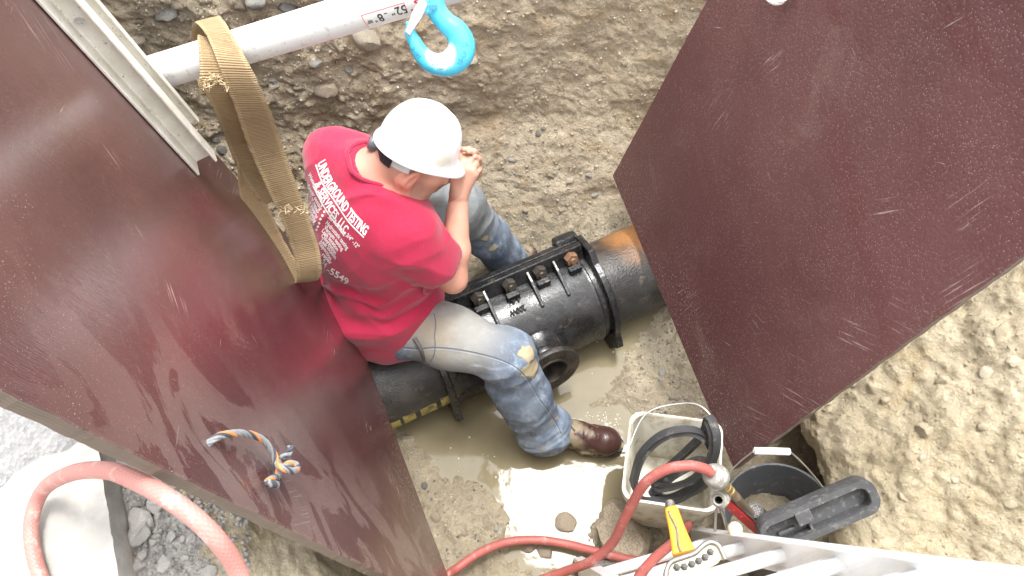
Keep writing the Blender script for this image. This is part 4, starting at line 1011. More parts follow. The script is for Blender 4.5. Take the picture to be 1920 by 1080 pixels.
def skinsdf():
    lo = A(-.75, .70, .0); hi = A(.42, 1.80, 1.22); v = Vol(lo, hi, .0030)
    # head
    H = [hf, hl, hu]
    def hp_(a, b, c): return Hc + hf * a + hl * b + hu * c
    v.ell(hp_(-.012, 0, .022), (.098, .077, .088), H, .02); v.ell(hp_(.045, 0, -.055), (.055, .056, .070), H, .04); v.ell(hp_(.062, 0, .0), (.035, .058, .05), H, .03)
    v.cone(hp_(.094, 0, .0), hp_(.112, 0, -.034), .010, .013, .012); v.cone(hp_(.100, .010, -.038), hp_(.100, -.010, -.038), .010, .010, .008)     # nose
    v.cone(hp_(.080, .022, .012), hp_(.080, -.022, .012), .014, .014, .012); v.cone(hp_(.082, .018, -.066), hp_(.082, -.018, -.066), .0085, .0085, .008); v.ell(hp_(.070, 0, -.105), (.022, .025, .02), H, .02)
    for s in (1, -1):
        e = hp_(-.008, s * .077, -.024); ea = [nrm(hf * .8 - hu * .25 - hl * s * .45), nrm(hu + hf * .25), None]; ea[2] = np.cross(ea[0], ea[1])
        v.ell(e + hl * s * .007, (.018, .033, .011), ea, .006); v.ell(e + hl * s * .017 + hf * .003, (.0105, .022, .007), ea, .004, 'sub'); v.ell(e - hu * .026 + hl * s * .004, (.009, .011, .007), ea, .006)
        v.cone(hp_(.035, s * .052, -.09), hp_(-.03, s * .050, -.045), .02, .022, .03)
    # neck, trunk
    nk0 = C7 + A(.02, .0, -.03); v.cone(nk0, hp_(-.040, 0, -.035), .068, .062, .04); v.cone(C7 + A(.06, .03, -.06), hp_(.0, 0, -.06), .055, .052, .04)
    ch = (SRj + SLj) / 2
    v.cone(SRj * .75 + ch * .25, SLj * .75 + ch * .25, .075, .075, .05); v.cone(ch + A(.03, .02, -.03), pelv + A(0, 0, .03), .115, .12, .05); v.cone(C7, ch, .06, .08, .05)
    # arms
    v.cone(SRj, ELr, .054, .041, .03); v.cone(ELr, ELr + (WRr - ELr) * .35, .042, .0445, .02); v.cone(ELr + (WRr - ELr) * .35, WRr, .0445, .0275, .02)
    v.cone(SLj, ELl, .054, .041, .03); v.cone(ELl, ELl + (WRl - ELl) * .35, .042, .044, .02); v.cone(ELl + (WRl - ELl) * .35, WRl, .044, .0275, .02)
    # legs inside the jeans
    v.cone(hipR, knR, .075, .05, .04); v.cone(hipL, knL, .075, .05, .04); v.cone(knR, anR, .045, .034, .02); v.cone(knL, anL, .045, .034, .02); v.cone(anR, toeR * .55 + anR * .45, .035, .03, .02)
    # right hand: palm towards the brim, thumb along it, fingers curled on the far side
    D = Dp
    kn_ = [D(866, 317, 2.292), D(875, 315, 2.288), D(884, 319, 2.290), D(890, 327, 2.300)]
    wr = WRr
    for q, s in zip(kn_, (.0135, .014, .0135, .012)): v.cone(wr + (q - wr) * .12, q, .021, s, .014)
    F = [[kn_[0], D(871, 303, 2.300), D(868, 294, 2.322), D(860, 293, 2.338)], [kn_[1], D(882, 302, 2.300), D(879, 292, 2.330), D(870, 291, 2.350)], [kn_[2], D(892, 308, 2.308), D(889, 298, 2.340), D(880, 296, 2.362)], [kn_[3], D(896, 320, 2.318), D(893, 311, 2.345), D(885, 308, 2.362)]]
    for ch_, r in zip(F, (.0096, .0098, .0094, .0082)): v.chain(ch_, [r * 1.15, r * 1.08, r * .95, r * .82], .0035)
    v.chain([wr + A(-.004, -.004, .012), D(856, 334, 2.312), D(856, 315, 2.296), D(858, 301, 2.296), D(861, 291, 2.306)], [.021, .0165, .0125, .0112, .0092], .008)
    # left hand comes over from behind, fingers lapping the right one
    wl = WRl; kl = [D(886, 289, 2.335), D(893, 298, 2.335), D(896, 309, 2.340), D(896, 320, 2.350)]
    kl = [D(882, 297, 2.385), D(888, 304, 2.385), D(892, 313, 2.385), D(894, 323, 2.385)]
    for q in kl: v.cone(wl + (q - wl) * .1, q, .020, .0135, .014)
    F = [[kl[0], D(888, 285, 2.350), D(879, 280, 2.318), D(869, 280, 2.300)], [kl[1], D(896, 292, 2.348), D(889, 284, 2.312), D(879, 284, 2.296)], [kl[2], D(899, 305, 2.350), D(897, 297, 2.315), D(890, 294, 2.300)], [kl[3], D(899, 326, 2.355), D(899, 318, 2.325), D(895, 311, 2.312)]]
    for ch_, r in zip(F, (.0094, .0096, .0094, .0082)): v.chain(ch_, [r * 1.15, r * 1.08, r * .95, r * .82], .0035)
    v.chain([wl, D(862, 298, 2.385), D(860, 286, 2.355), D(863, 279, 2.335)], [.020, .0155, .0118, .0095], .008)
    return v
v = skinsdf(); Vb, Qb = v.mesh(); Vb = relax(Vb, Qb, 1, .4)
man = link('person', me_fast('person', Vb, Qb), M_skin, None, True)
tag(man, 'man in a white hard hat and red printed t-shirt sitting astride the black pipe', 'person')
bvh_skin = bvh_of(Vb, Qb)
def setattr_(me, name, val):
    a = me.attributes.new(name, 'FLOAT', 'POINT'); a.data.foreach_set('value', np.asarray(val, np.float32))
rel = (Vb - Hc); la, lb_, lc = rel @ hf, rel @ hl, rel @ hu
nz = fbm(Vb, 60, 3) * .006
hair = sstep(-.088, -.055, lc + nz) * sstep(.055, .030, la) * (np.linalg.norm(rel, axis=1) < .16) * (np.abs(lb_) < .0765)
beard = sstep(-.02, -.05, lc) * sstep(-.005, .02, la + nz) * (np.linalg.norm(rel, axis=1) < .17) * (np.abs(lb_) > .0) * .75
setattr_(man.data, 'hair', np.clip(hair * .62 + beard, 0, 1))
ear = sstep(.05, .02, np.minimum(np.linalg.norm(Vb - (Hc + hl * .084 - hu * .024 - hf * .008), axis=1), np.linalg.norm(Vb - (Hc - hl * .084 - hu * .024 - hf * .008), axis=1)))
nkd = sstep(.13, .05, np.linalg.norm(Vb - (C7 * .45 + Hc * .55 - hu * .05 - hl * .05), axis=1))
elb = sstep(.16, .03, np.linalg.norm(Vb - ELr, axis=1)) * .5
setattr_(man.data, 'ruddy', np.clip(ear * .9 + nkd * .8 + elb, 0, 1))
hands = np.minimum(np.linalg.norm(Vb - Dp(880, 300, 2.33), axis=1), np.linalg.norm(Vb - Dp(876, 300, 2.36), axis=1))
setattr_(man.data, 'dirty', sstep(.09, .02, hands))
M_eye = simple('eye_white', (.75, .73, .70), .2, bump=0); M_iris = simple('iris', (.06, .04, .03), .2, bump=0)
for s in (1, -1):
    mb = MB(); c = Hc + hf * .0835 + hl * s * .031 - hu * .006; mb.lathe([(0, -.011), (.006, -.0095), (.0105, -.004), (.0105, .004), (.006, .0095), (0, .011)], c, hf, 16); e = mb.build('eye', M_eye, man, True)
    mb = MB(); mb.lathe([(0, .0115), (.0045, .0105)], c, hf, 14); adopt(mb.build('iris', M_iris, None, True), e)

# ---- red t-shirt
m = M('red_cotton', .9, spec=.15); x = m.mix(m.noise(7, 4), (.35, .018, .050), (.42, .026, .070)); x = m.mix(m.math('MULTIPLY', m.step(m.noise(150, 3, .6), .70, .73), .6), x, (.30, .22, .16)); m.col(x)
m.p.inputs['Sheen Weight'].default_value = .25; m.p.inputs['Sheen Roughness'].default_value = .5
m.bump(m.noise(900, 2), .0004).bump(m.noise(45, 5, .6, m.co((1, 1, .5), (30, 20, 10))), .0022); M_shirt = m.m
up_t = nrm(C7 - pelv); lat = nrm(SRj - SLj); fwd_t = nrm(np.cross(up_t, lat));
if fwd_t[0] < 0: fwd_t = -fwd_t
def shirt_sdf():
    v = Vol(A(-.78, .80, .28), A(.02, 1.72, 1.10), .0045)
    ch = (SRj + SLj) / 2
    a, b = hipR + A(-.03, .045, .09), hipL + A(-.015, -.03, .09)
    inR, inL = SRj * .80 + SLj * .20 - up_t * .04, SLj * .80 + SRj * .20 - up_t * .04
    v.cone(a, inR, .108, .106, .02); v.cone(b, inL, .128, .112, .06)
    v.cone((a + b) / 2 + fwd_t * .03, ch + fwd_t * .02 - up_t * .10, .135, .125, .08)
    v.cone(SRj * .94 + SLj * .06, SLj * .94 + SRj * .06, .070, .070, .05); v.cone((a + b) / 2 - fwd_t * .045, ch - fwd_t * .055 - up_t * .16, .105, .115, .07)
    v.cone(SRj * .6 + SLj * .4 - fwd_t * .045 - up_t * .08, SLj * .6 + SRj * .4 - fwd_t * .045 - up_t * .08, .085, .085, .07)
    v.cone(C7 - up_t * .02, ch, .072, .085, .07); v.cone(C7 - up_t * .035, SRj * .7 + ch * .3, .058, .064, .05); v.cone(C7 - up_t * .035, SLj * .7 + ch * .3, .058, .064, .05)
    # sleeves
    for S, E, ln in ((SRj, ELr, .47), (SLj, ELl, .60)):
        e = S + (E - S) * ln; v.cone(S + up_t * .0, e, .068, .068, .020); v.cone(S, S + (E - S) * .35, .070, .068, .03)
    v.cone(C7 * .5 + SRj * .5 + up_t * .012, SRj + up_t * .010, .040, .050, .04)
    # skirt of the shirt, loose over the waistband
    v.cone(hipR + A(-.03, .03, .05), hipR + A(-.02, .01, -.02), .122, .130, .05); v.cone(hipL + A(-.02, -.02, .05), hipL + A(-.01, .0, -.01), .13, .135, .05)
    v.cone(pelv - fwd_t * .06 + A(0, 0, .03), pelv - fwd_t * .07 - A(0, 0, .03), .12, .128, .05)
    # folds: ridges modelled where the cloth bunches
    D = Dp
    for P in FOLDS: v.chain(P[0], P[1], .016)
    # openings
    for S, E, ln in ((SRj, ELr, .47), (SLj, ELl, .60)):
        d = nrm(E - S); e = S + (E - S) * ln; v.halfspace(e + d * .045, d, 0, e - .10 + d * .09, e + .10 + d * .09) if False else None; v.cone(e + d * .028, e + d * .25, .057, .085, .004, 'sub')
    v.cone(NK0, Hc, .0705, .0705, .008, 'sub')
    # hem
    hn = nrm(A(.50, -.10, -1.0)); v.halfspace(pelv + A(.115, -.09, -.045), hn, .004)
    v.cone(pelv - A(0, 0, .02) + hn * .0, pelv + hn * .3, .118, .14, .006, 'sub')
    return v
FOLDS = []
NK0 = C7 + (Hc - C7) * .22 + up_t * .012
v = shirt_sdf(); Vs, Qs = v.mesh(); Vs = relax(Vs, Qs, 2, .5)
Ns = vnormals(Vs, Qs)
# cloth folds by displacement: soft diagonal drapes on the back, bunching at the waist and armpit
a1_, a2_, a3_ = (Vs - pelv) @ lat, (Vs - pelv) @ up_t, (Vs - pelv) @ fwd_t
wp = fbm(Vs, 4.5, 2)
def foldn(dx, dz, f, ph): return 1 - np.abs(perlin(np.stack([(a1_ * dx + a2_ * dz) * f + wp * 1.1, (a1_ * dz - a2_ * dx) * f * .22 + ph, a3_ * 2.0 + ph], -1))) * 2.4
S_F = 2.1
waist = sstep(.26, .02, a2_); arm = sstep(.22, .06, np.linalg.norm(Vs - (SRj * .75 + ELr * .25), axis=1)) + sstep(.2, .06, np.linalg.norm(Vs - (SLj * .75 + ELl * .25), axis=1)); neckf = sstep(.19, .07, np.linalg.norm(Vs - C7, axis=1))
disp = foldn(-.5, .87, 9, .3) * (.0035 + .012 * waist) + foldn(.35, .94, 15, 2.2) * (.0015 + .006 * waist) + foldn(.8, .6, 15, 5.1) * .008 * arm + foldn(.2, .97, 20, 7.7) * .0045 * neckf + fbm(Vs, 6, 2) * .007 + foldn(.95, .3, 7, 3.3) * .004
Vs = Vs + Ns * (disp * S_F - .005)[:, None]
Vs = relax(Vs, Qs, 1, .4)
shirt = link('shirt', me_fast('shirt', Vs, Qs), M_shirt, None, True); adopt(shirt, man); bvh_s = bvh_of(Vs, Qs)

def rim(name, o_, axis, r_lo, r_hi, h_lo, h_hi, rad, rr):
    """stitched hem: a ring laid along the free edge of the cloth round an axis"""
    axis = nrm(axis); kx_ = nrm(np.cross(axis, [0, 0, 1.0])); ky_ = np.cross(axis, kx_); rl_ = Vs - o_; ah = rl_ @ axis; X_, Y_ = rl_ @ kx_, rl_ @ ky_; ar = np.hypot(X_, Y_); an_ = np.arctan2(Y_, X_); sel = (ar > r_lo) & (ar < r_hi) & (ah > h_lo) & (ah < h_hi); out_ = []
    for a_ in np.linspace(-math.pi, math.pi, 37)[:-1]:
        mk = np.nonzero(sel & (np.abs((an_ - a_ + math.pi) % (2 * math.pi) - math.pi) < .12))[0]
        if len(mk) < 3: continue
        top = mk[ah[mk] >= np.percentile(ah[mk], 93)]; out_.append((a_, ah[top].mean(), ar[top].mean()))
    if len(out_) < 20: return None
    O_ = np.array(out_)
    for _ in range(3): O_[:, 1:] = (np.roll(O_[:, 1:], 1, 0) + 2 * O_[:, 1:] + np.roll(O_[:, 1:], -1, 0)) / 4
    ring_ = [o_ + axis * (h_ - rr) + (kx_ * math.cos(q) + ky_ * math.sin(q)) * (rad if rad else r__) for q, h_, r__ in O_]
    return tube_obj(name, spline(ring_ + [ring_[0]], 4)[:-1], rr, M_shirt, shirt, 8, closed=True)
rim('collar', NK0, Hc - C7, .065, .081, -.12, .12, .0735, .0062)
rim('sleeve_hem', SRj, ELr - SRj, .056, .100, .05, .40, None, .0042); rim('sleeve_hem', SLj, ELl - SLj, .056, .100, .05, .40, None, .0042)
# printed words follow the cloth
M_print = simple('white_screen_print', (.80, .78, .78), .75, var=.05, bump=.0003)
def refine(v, f, step):
    bm = bmesh.new(); vs = [bm.verts.new(q) for q in v]
    for q in f:
        try: bm.faces.new([vs[i] for i in q])
        except ValueError: pass
    for ax in (0, 1):
        lo, hi = v[:, ax].min(), v[:, ax].max()
        for c in np.arange(lo + step, hi, step):
            no = [0, 0, 0]; no[ax] = 1; co = [0, 0, 0]; co[ax] = c
            bmesh.ops.bisect_plane(bm, geom=list(bm.verts) + list(bm.edges) + list(bm.faces), plane_co=co, plane_no=no)
    bm.verts.index_update(); out = np.array([q.co for q in bm.verts]), [tuple(q.index for q in fc.verts) for fc in bm.faces]; bm.free(); return out
def shirt_print(name, base, ups, v, f, parent=shirt):
    """base: baseline points, ups: matching letter-height vectors; laid on the cloth"""
    B = spline([A(*q, 0) for q in base], 10); Uq = spline([A(*q, 0) for q in ups], 10); s = np.concatenate([[0], np.cumsum(np.linalg.norm(np.diff(B, axis=0), axis=1))]); s /= s[-1]
    x0, x1 = v[:, 0].min(), v[:, 0].max(); V_o = []; ok = True
    for q in v:
        t = (q[0] - x0) / (x1 - x0); b = A(np.interp(t, s, B[:, 0]), np.interp(t, s, B[:, 1])); u_ = A(np.interp(t, s, Uq[:, 0]), np.interp(t, s, Uq[:, 1])); px = b + u_ * (q[1] / .72)
        h = hit(bvh_s, px[0], px[1], .0022); V_o.append(h if (h is not None and np.linalg.norm(h - C7) < .62) else None)
    f = [q for q in f if all(V_o[i] is not None for i in q)]; V_o = [A(0, 0, 0) if q is None else q for q in V_o]
    me = me_from(name, V_o, f); b2 = bmesh.new(); b2.from_mesh(me); bmesh.ops.delete(b2, geom=[q for q in b2.verts if not q.link_faces], context='VERTS'); b2.to_mesh(me); b2.free(); o = link(name, me, M_print); adopt(o, parent); return o
def line(body, base, ups, bold=.01, step=.35, shear=0):
    v_, f_ = text_mesh(body, 1, bold, shear); v_, f_ = refine(v_, f_, step); return shirt_print('printed_line', base, ups, v_, f_)
def serif_text(body):
    """slab-serif capitals: heavy stems with flat feet, as on the shirt"""
    return text_mesh(body, 1, .022)
T1b = [(595, 307), (609, 344), (628, 371), (655, 412), (684, 442)]; T1u = [(15, -9), (14, -10), (12, -13), (10, -14), (9, -16)]
T2b = [(589, 346), (601, 370), (615, 394), (630, 416), (647, 440)]; T2u = [(12, -8), (12, -9), (11, -10), (9, -12), (8, -13)]
line('UNDERGROUND TESTING', T1b, T1u, .03, .25); line('& SERVICES, LLC', T2b, T2u, .03, .25)
for b_, u_ in ((T1b, T1u), (T2b, T2u)):
    xs_ = np.linspace(0, 1, 40); vq = np.array([(t, yy, 0) for t in xs_ for yy in (-.20, -.10)]); fq = [(2 * k, 2 * k + 1, 2 * k + 3, 2 * k + 2) for k in range(39)]; shirt_print('underline', b_, u_, vq, fq)
for body, p0, p1, u0 in [('Water line testing', (577, 327), (604, 388), (5, -4)), ('Sewer testing', (574.5, 349), (600, 395), (5, -4)), ('Hydrant repair', (571, 351), (595, 402), (5, -4)), ('Valve inserts', (570, 366), (592.5, 410), (5, -4)), ('Line locating', (571, 380), (590, 417.5), (4, -4)), ('Testing', (577, 404), (587, 424), (4, -4)),
                         ('Service taps 3/4" -12"', (614, 408), (670, 467), (5, -6)), ('Hydrostatic testing', (610, 419), (650, 469), (5, -6)), ('Vacuum testing', (607, 428), (641, 471), (4, -6)), ('Leak location', (603, 434), (632, 472), (4, -6)), ('Chlorination', (602, 443), (628, 478), (4, -6)), ('Leak location', (601, 453), (628, 487), (4, -6)), ('inspection', (597, 457), (619, 489), (4, -6)), ('repair', (603, 479), (619, 497), (4, -6)), ('24', (602, 494), (609, 504), (5, -9)), ('-5549', (611, 509), (651, 535), (4, -11))]:
    mid = ((p0[0] + p1[0]) / 2 + .8, (p0[1] + p1[1]) / 2 - .6); line(body, [p0, mid, p1], [u0, u0, u0], .022, .7)
for px, py in [(608, 397), (604.5, 404), (601, 411), (598.5, 418.5), (596, 425), (593.3, 431)]:
    v_ = np.array([(math.cos(a), math.sin(a), 0) for a in np.linspace(0, 6.283, 13)[:-1]]); V_o = [hit(bvh_s, px + q[0] * 2.3, py + q[1] * 2.6, .0022) for q in v_]
    if all(q is not None for q in V_o): o = link('bullet_dot', me_from('bullet_dot', V_o, [tuple(range(12))]), M_print); adopt(o, shirt)

# ---- jeans
mudK = Dp(990, 690, 2.50)
m = M('worn_denim', .9, spec=.15); x = m.mix(m.step(m.noise(6, 5, .6), .35, .68), (.105, .135, .185), (.22, .26, .315)); x = m.mix(m.math('MULTIPLY', m.step(m.noise(26, 5, .7, m.co((1, 1, .35))), .48, .70), .55), x, (.36, .42, .49))
th = (hipR * .45 + knR * .55) + A(0, -.02, .09)
x = m.mix(m.math('MULTIPLY', m.near(th, .06, .22, .16, 12), .72), x, (.36, .34, .29)); x = m.mix(m.math('MULTIPLY', m.near(th + A(-.07, .0, .01), .02, .12, .14, 18), .55), x, (.33, .27, .18))
x = m.mix(m.math('MULTIPLY', m.near(knL, .10, .22, .10, 14), .75), x, (.20, .205, .195))
x = m.mix(m.math('MULTIPLY', m.step(m.noise(11, 6, .65, dist=.4), .62, .68), .75), x, (.34, .30, .21))
x = m.mix(m.attr('mud'), x, (.40, .335, .215)); m.col(x); m.bump(m.noise(1100, 2), .0004).bump(m.noise(55, 5, .65), .0022).bump(m.attr('mud'), .003); M_jean = m.m
def jeans_sdf():
    v = Vol(A(-.66, .70, .0), A(.24, 1.76, .68), .0045)
    v.ell(pelv + A(.0, 0, -.005), (.135, .165, .115), [fwd_t, lat, np.cross(fwd_t, lat)], .05); v.cone(hipR, hipL, .112, .112, .05); v.cone(pelv, pelv + up_t * .12, .118, .118, .05)
    midR = hipR * .5 + knR * .5 + A(0, 0, .005)
    v.chain([hipR, midR, knR], [.110, .098, .080], .05); v.chain([hipL, hipL * .5 + knL * .5, knL], [.108, .096, .078], .05)
    v.cone(knR + A(.0, 0, .008), knR + nrm(anR - knR) * .05, .078, .076, .03)
    cufR = anR + nrm(anR - knR) * .022; cufL = anL
    v.chain([knR, knR * .55 + cufR * .45, cufR], [.079, .077, .075], .025); v.chain([knL, knL * .5 + cufL * .5, cufL], [.077, .073, .073], .025)
    # slack cloth behind the knee and stacked at the cuff
    v.cone(knR * .72 + anR * .28 + A(-.045, -.02, -.01), knR * .3 + anR * .7 + A(-.035, -.01, 0), .052, .052, .04)
    v.cone(cufR - A(.03, .0, -.025), cufR + A(.03, .01, .02), .068, .066, .03)
    d = nrm(A(.22, -.14, -1)); v.halfspace(cufR + d * .035, d, 0, cufR - .14, cufR + .14); v.cone(cufR + d * .0, cufR + d * .15, .066, .075, .003, 'sub')
    return v
v = jeans_sdf(); Vj, Qj = v.mesh(); Vj = relax(Vj, Qj, 2, .5); Nj = vnormals(Vj, Qj)
def legcoord(V, a, b): d = b - a; t = ((V - a) @ d) / (d @ d); return t, np.linalg.norm(V - a - np.clip(t, 0, 1)[:, None] * d, axis=1)
tS, rS = legcoord(Vj, knR, anR); tT, rT = legcoord(Vj, hipR, knR); onS = sstep(.13, .09, rS) * (tS > -.1); 
wq = fbm(Vj, 6, 3)
def fj(ax, f, ph, st=.25):
    ax = nrm(ax); q = Vj @ ax; t2 = nrm(np.cross(ax, [0.3, .5, .8])); q2 = Vj @ t2; q3 = Vj @ np.cross(ax, t2); return 1 - np.abs(perlin(np.stack([q * f + wq * .9, q2 * f * st + ph, q3 * f * st], -1))) * 2.4
hipz = sstep(.32, .0, tT) * sstep(.16, .10, rT)
kneez = sstep(.12, .02, np.linalg.norm(Vj - (knR + A(-.05, -.01, -.06)), axis=1))
disp = fj(anR - knR, 15, 1.0) * .006 * onS + fj(A(.6, -.6, -.5), 12, 3.0) * .006 * onS + fj(knR - hipR, 13, 5.0) * .006 * hipz + fj(A(.5, .2, -1), 20, 8.0) * .007 * kneez + fj(A(.3, .9, .3), 8, 2.0) * .0045 + fbm(Vj, 5, 2) * .006
cuffz = sstep(.80, 1.02, tS) * onS; disp = disp + fj(anR - knR, 34, 4.0, .15) * .007 * cuffz
tL_, rL_ = legcoord(Vj, knL, anL); disp = disp + fj(anL - knL, 14, 6.0) * .008 * sstep(.14, .08, rL_)
Vj = Vj + Nj * (disp - .004)[:, None]; Vj = relax(Vj, Qj, 1, .35)
jeans = link('jeans', me_fast('jeans', Vj, Qj), M_jean, None, True); adopt(jeans, man); bvh_j = bvh_of(Vj, Qj)
mud = np.zeros(len(Vj)); nn = fbm(Vj, 28, 4) * .022
for (px, py, r) in [(992, 664, .030), (1003, 690, .034), (990, 692, .026), (908, 448, .012), (925, 465, .012), (912, 462, .010), (1045, 782, .010), (900, 640, .008), (1040, 755, .006)]:
    c = hit(bvh_j, px, py)
    if c is not None: mud = np.maximum(mud, sstep(r + .003, r - .003, np.linalg.norm(Vj - c, axis=1) + nn))
setattr_(jeans.data, 'mud', mud)
M_seam = simple('seam_stitching', (.10, .125, .165), .9, var=.3, sc=300); M_seam2 = simple('pale_stitching', (.42, .44, .44), .9, var=.3, sc=300)
def surf_line(name, pxs, bvh, rad, mat, parent, off=.0005):
    P = [hit(bvh, q[0], q[1], off) for q in spline([A(*q, 0) for q in pxs], 10)[:, :2]]; P = [q for q in P if q is not None]
    return tube_obj(name, np.array(P), rad, mat, parent, 6)
seam_px = [(757, 651), (790, 653), (816, 651), (860, 655), (905, 664), (945, 676), (972, 692), (990, 712), (1008, 742), (1028, 770), (1044, 796), (1052, 812)]
surf_line('seam', seam_px, bvh_j, .0016, M_seam, jeans); surf_line('stitching', [(x, y + 4.0) for x, y in seam_px], bvh_j, .0008, M_seam2, jeans)
surf_line('seam', [(814, 588), (817, 606), (815, 628), (816, 650), (813, 668), (806, 678)], bvh_j, .0014, M_seam, jeans)
surf_line('seam', [(736, 666), (752, 671), (780, 676), (800, 678)], bvh_j, .0012, M_seam, jeans)
M_thr = simple('frayed_cotton', (.46, .52, .58), .9, bump=0)
mb = MB(); dcf = nrm(A(.22, -.14, -1)); lowv = np.argsort(-((Vj - anR) @ dcf) + 9 * (np.linalg.norm(Vj - anR, axis=1) > .16))[:900]
for k in rng.choice(lowv, 90):
    q = Vj[k]; d1 = nrm(dcf + rng.normal(size=3) * .6) * random.uniform(.004, .010); mb.tube([q, q + d1 * .6 + rng.normal(size=3) * .001, q + d1], [.0008, .0007, .0004], 4)
fr = mb.build('frayed_threads', M_thr, None, True); adopt(fr, jeans); fr['kind'] = 'stuff'
M_lea = simple('dark_leather', (.05, .038, .032), .45, var=.3, sc=80)
bl = [hit(bvh_j, x, y, .004) for x, y in [(777, 634), (784, 644), (790, 656), (794, 668), (797, 678)]]
bl = [q for q in bl if q is not None]
if len(bl) > 2: ribbon('belt_strap', [(q + A(-.006, -.003, 0), q + A(.006, .003, .002)) for q in bl], .012, M_lea, man, 6, .003)

# ---- boots
m = M('brown_leather', .33, spec=.5); x = m.mix(m.noise(18, 5, .6), (.040, .018, .016), (.070, .032, .027)); x = m.mix(m.math('MULTIPLY', m.attr('mudb'), .92), x, (.30, .245, .16)); m.col(x); m.rough(m.math('ADD', .24, m.math('MULTIPLY', m.attr('mudb'), .55))); m.bump(m.noise(60, 5), .0012).bump(m.vor(240), .0003); M_boot = m.m
M_sole = simple('rubber_sole', (.035, .032, .030), .7, var=.4, sc=40, bump=.002, bsc=70, dirt=((.27, .22, .14), 26, .46, .58))
def boot(heel, toe, ank, nm):
    f = nrm(toe - heel); f[2] = f[2]; s = nrm(np.cross(A(0, 0, 1.), f)); u_ = np.cross(f, s); L = np.linalg.norm(toe - heel)
    v = Vol(np.minimum(np.minimum(heel, toe), ank) - .10, np.maximum(np.maximum(heel, toe), ank) + .10, .0032)
    b = lambda a, c, d=0: heel + f * a * L + u_ * c + s * d
    v.cone(b(.16, .040), b(.45, .042), .040, .042, .03); v.cone(b(.45, .040), b(.80, .036), .043, .041, .03); v.ell(b(.80, .036), (.062, .050, .040), [f, s, u_], .02)
    v.cone(b(.20, .06), ank + u_ * .03, .040, .036, .03); v.cone(b(.40, .070), b(.62, .056), .034, .030, .035)
    v.halfspace(b(.5, .012), -u_)
    Vq, Qq = v.mesh(); Vq = relax(Vq, Qq, 1)
    cr_ = ((Vq - heel) @ f) / L; Nq = vnormals(Vq, Qq); Vq = Vq + Nq * ((1 - np.abs(perlin(np.stack([cr_ * 22, (Vq @ s) * 12, Vq @ u_ * 6], -1))) * 2) * .0022 * sstep(.45, .55, cr_) * sstep(.80, .7, cr_))[:, None]
    o = link('boot', me_fast('boot', Vq, Qq), M_boot, None, True); hgt = (Vq - heel) @ u_
    setattr_(o.data, 'mudb', np.clip(sstep(.048, .018, hgt + fbm(Vq, 30, 4) * .03) + sstep(.72, .5, cr_ + fbm(Vq, 18, 4) * .22) * .75 * sstep(-.05, .2, fbm(Vq, 26, 4) + .12), 0, 1))
    adopt(o, man)
    # welted sole
    out_ = []
    for a in np.linspace(0, 2 * math.pi, 49)[:-1]:
        ca_, sa_ = math.cos(a), math.sin(a); xx = .5 + .53 * ca_ * (1 if abs(ca_) < 2 else 1); wdt = (.057 if ca_ > 0 else .047) * (1 - .14 * math.exp(-((xx - .40) / .14) ** 2)); out_.append((xx * L, wdt * math.copysign(abs(sa_) ** .75, sa_)))
    mb = MB(); mb.prism(out_, heel - u_ * .020, [f, s, u_], .034); so = mb.build('sole', M_sole, None, bevel=.004); adopt(so, o)
    return o, f, s, u_
hR = Pz(1002, 808, .030); fR = nrm((Pz(1150, 834, .03) - hR)); tR_ = hR + fR * .315
bootR, bf, bs, bu = boot(hR, tR_, anR + A(0, 0, .03), 'r')
hL_ = anL + A(-.10, -.0, -.045); boot(hL_, hL_ + nrm(A(.92, .30, 0)) * .28, anL + A(-.03, 0, .05), 'l')
bvb = BVHTree.FromObject(bootR, bpy.context.evaluated_depsgraph_get())
M_lace = simple('bootlace', (.07, .05, .04), .8)
for x0, y0, x1, y1 in [(1066, 782, 1082, 800), (1074, 779, 1092, 794), (1064, 792, 1078, 808)]:
    P = [hit(bvb, *q, .003) for q in [(x0, y0), ((x0 + x1) / 2, (y0 + y1) / 2), (x1, y1)]]
    if all(q is not None for q in P): tube_obj('lace', spline(P, 5), .0022, M_lace, bootR, 6)

# ---- hard hat
m = M('white_hard_hat', .28, spec=.5); x = m.mix(m.noise(5, 3), (.80, .80, .79), (.84, .84, .83)); x = m.mix(m.math('MULTIPLY', m.near(Dp(835, 305, 2.17), .012, .05, .05, 50), .6), x, (.55, .50, .38)); m.col(x); m.bump(m.noise(200, 3), .0002); M_hat = m.m
hl00 = nrm(np.cross(A(.36, .42, .92), hf0)); hat_u = np.cross(hf0, hl00); hat_f = hf0; hat_l = hl00
HB = Hc + hat_u * .034 - hat_f * .004                               # centre of the rim plane
na, nr = 96, 26; P = []
for i in range(nr + 1):
    row = []
    t = i / nr
    for k in range(na):
        a = 2 * math.pi * k / na; ca_, sa_ = math.cos(a), math.sin(a)
        A_, B_ = .115, .100
        if t <= .80:                                          # dome from crown to the brim line
            ph = t / .80 * math.pi / 2; rr_ = math.sin(ph) ** .88; zz_ = .132 * math.cos(ph) ** .95 if ph < math.pi / 2 else 0
            ridge = math.exp(-(sa_ * rr_ / .20) ** 2) * .007 * (rr_ < .97) + sum(math.exp(-((sa_ * rr_ - q) / .09) ** 2) for q in (.38, -.38)) * .004 * (1 - rr_) * 2
            row.append((ca_ * A_ * rr_, sa_ * B_ * rr_, zz_ + ridge * math.sin(ph) * math.cos(ph) * 2))
        else:
            e = (t - .80) / .20; front = max(0, ca_) ** 3; wd = .011 + .028 * front; lip = 0
            row.append((ca_ * (A_ + wd * e), sa_ * (B_ + wd * .9 * e), -.014 * e - .014 * e * front + (.004 * math.sin(e * 3.1) if e > .5 else 0)))
    P.append(row)
P = np.array(P); W_ = HB + P[..., :1] * hat_f + P[..., 1:2] * hat_l + P[..., 2:3] * hat_u
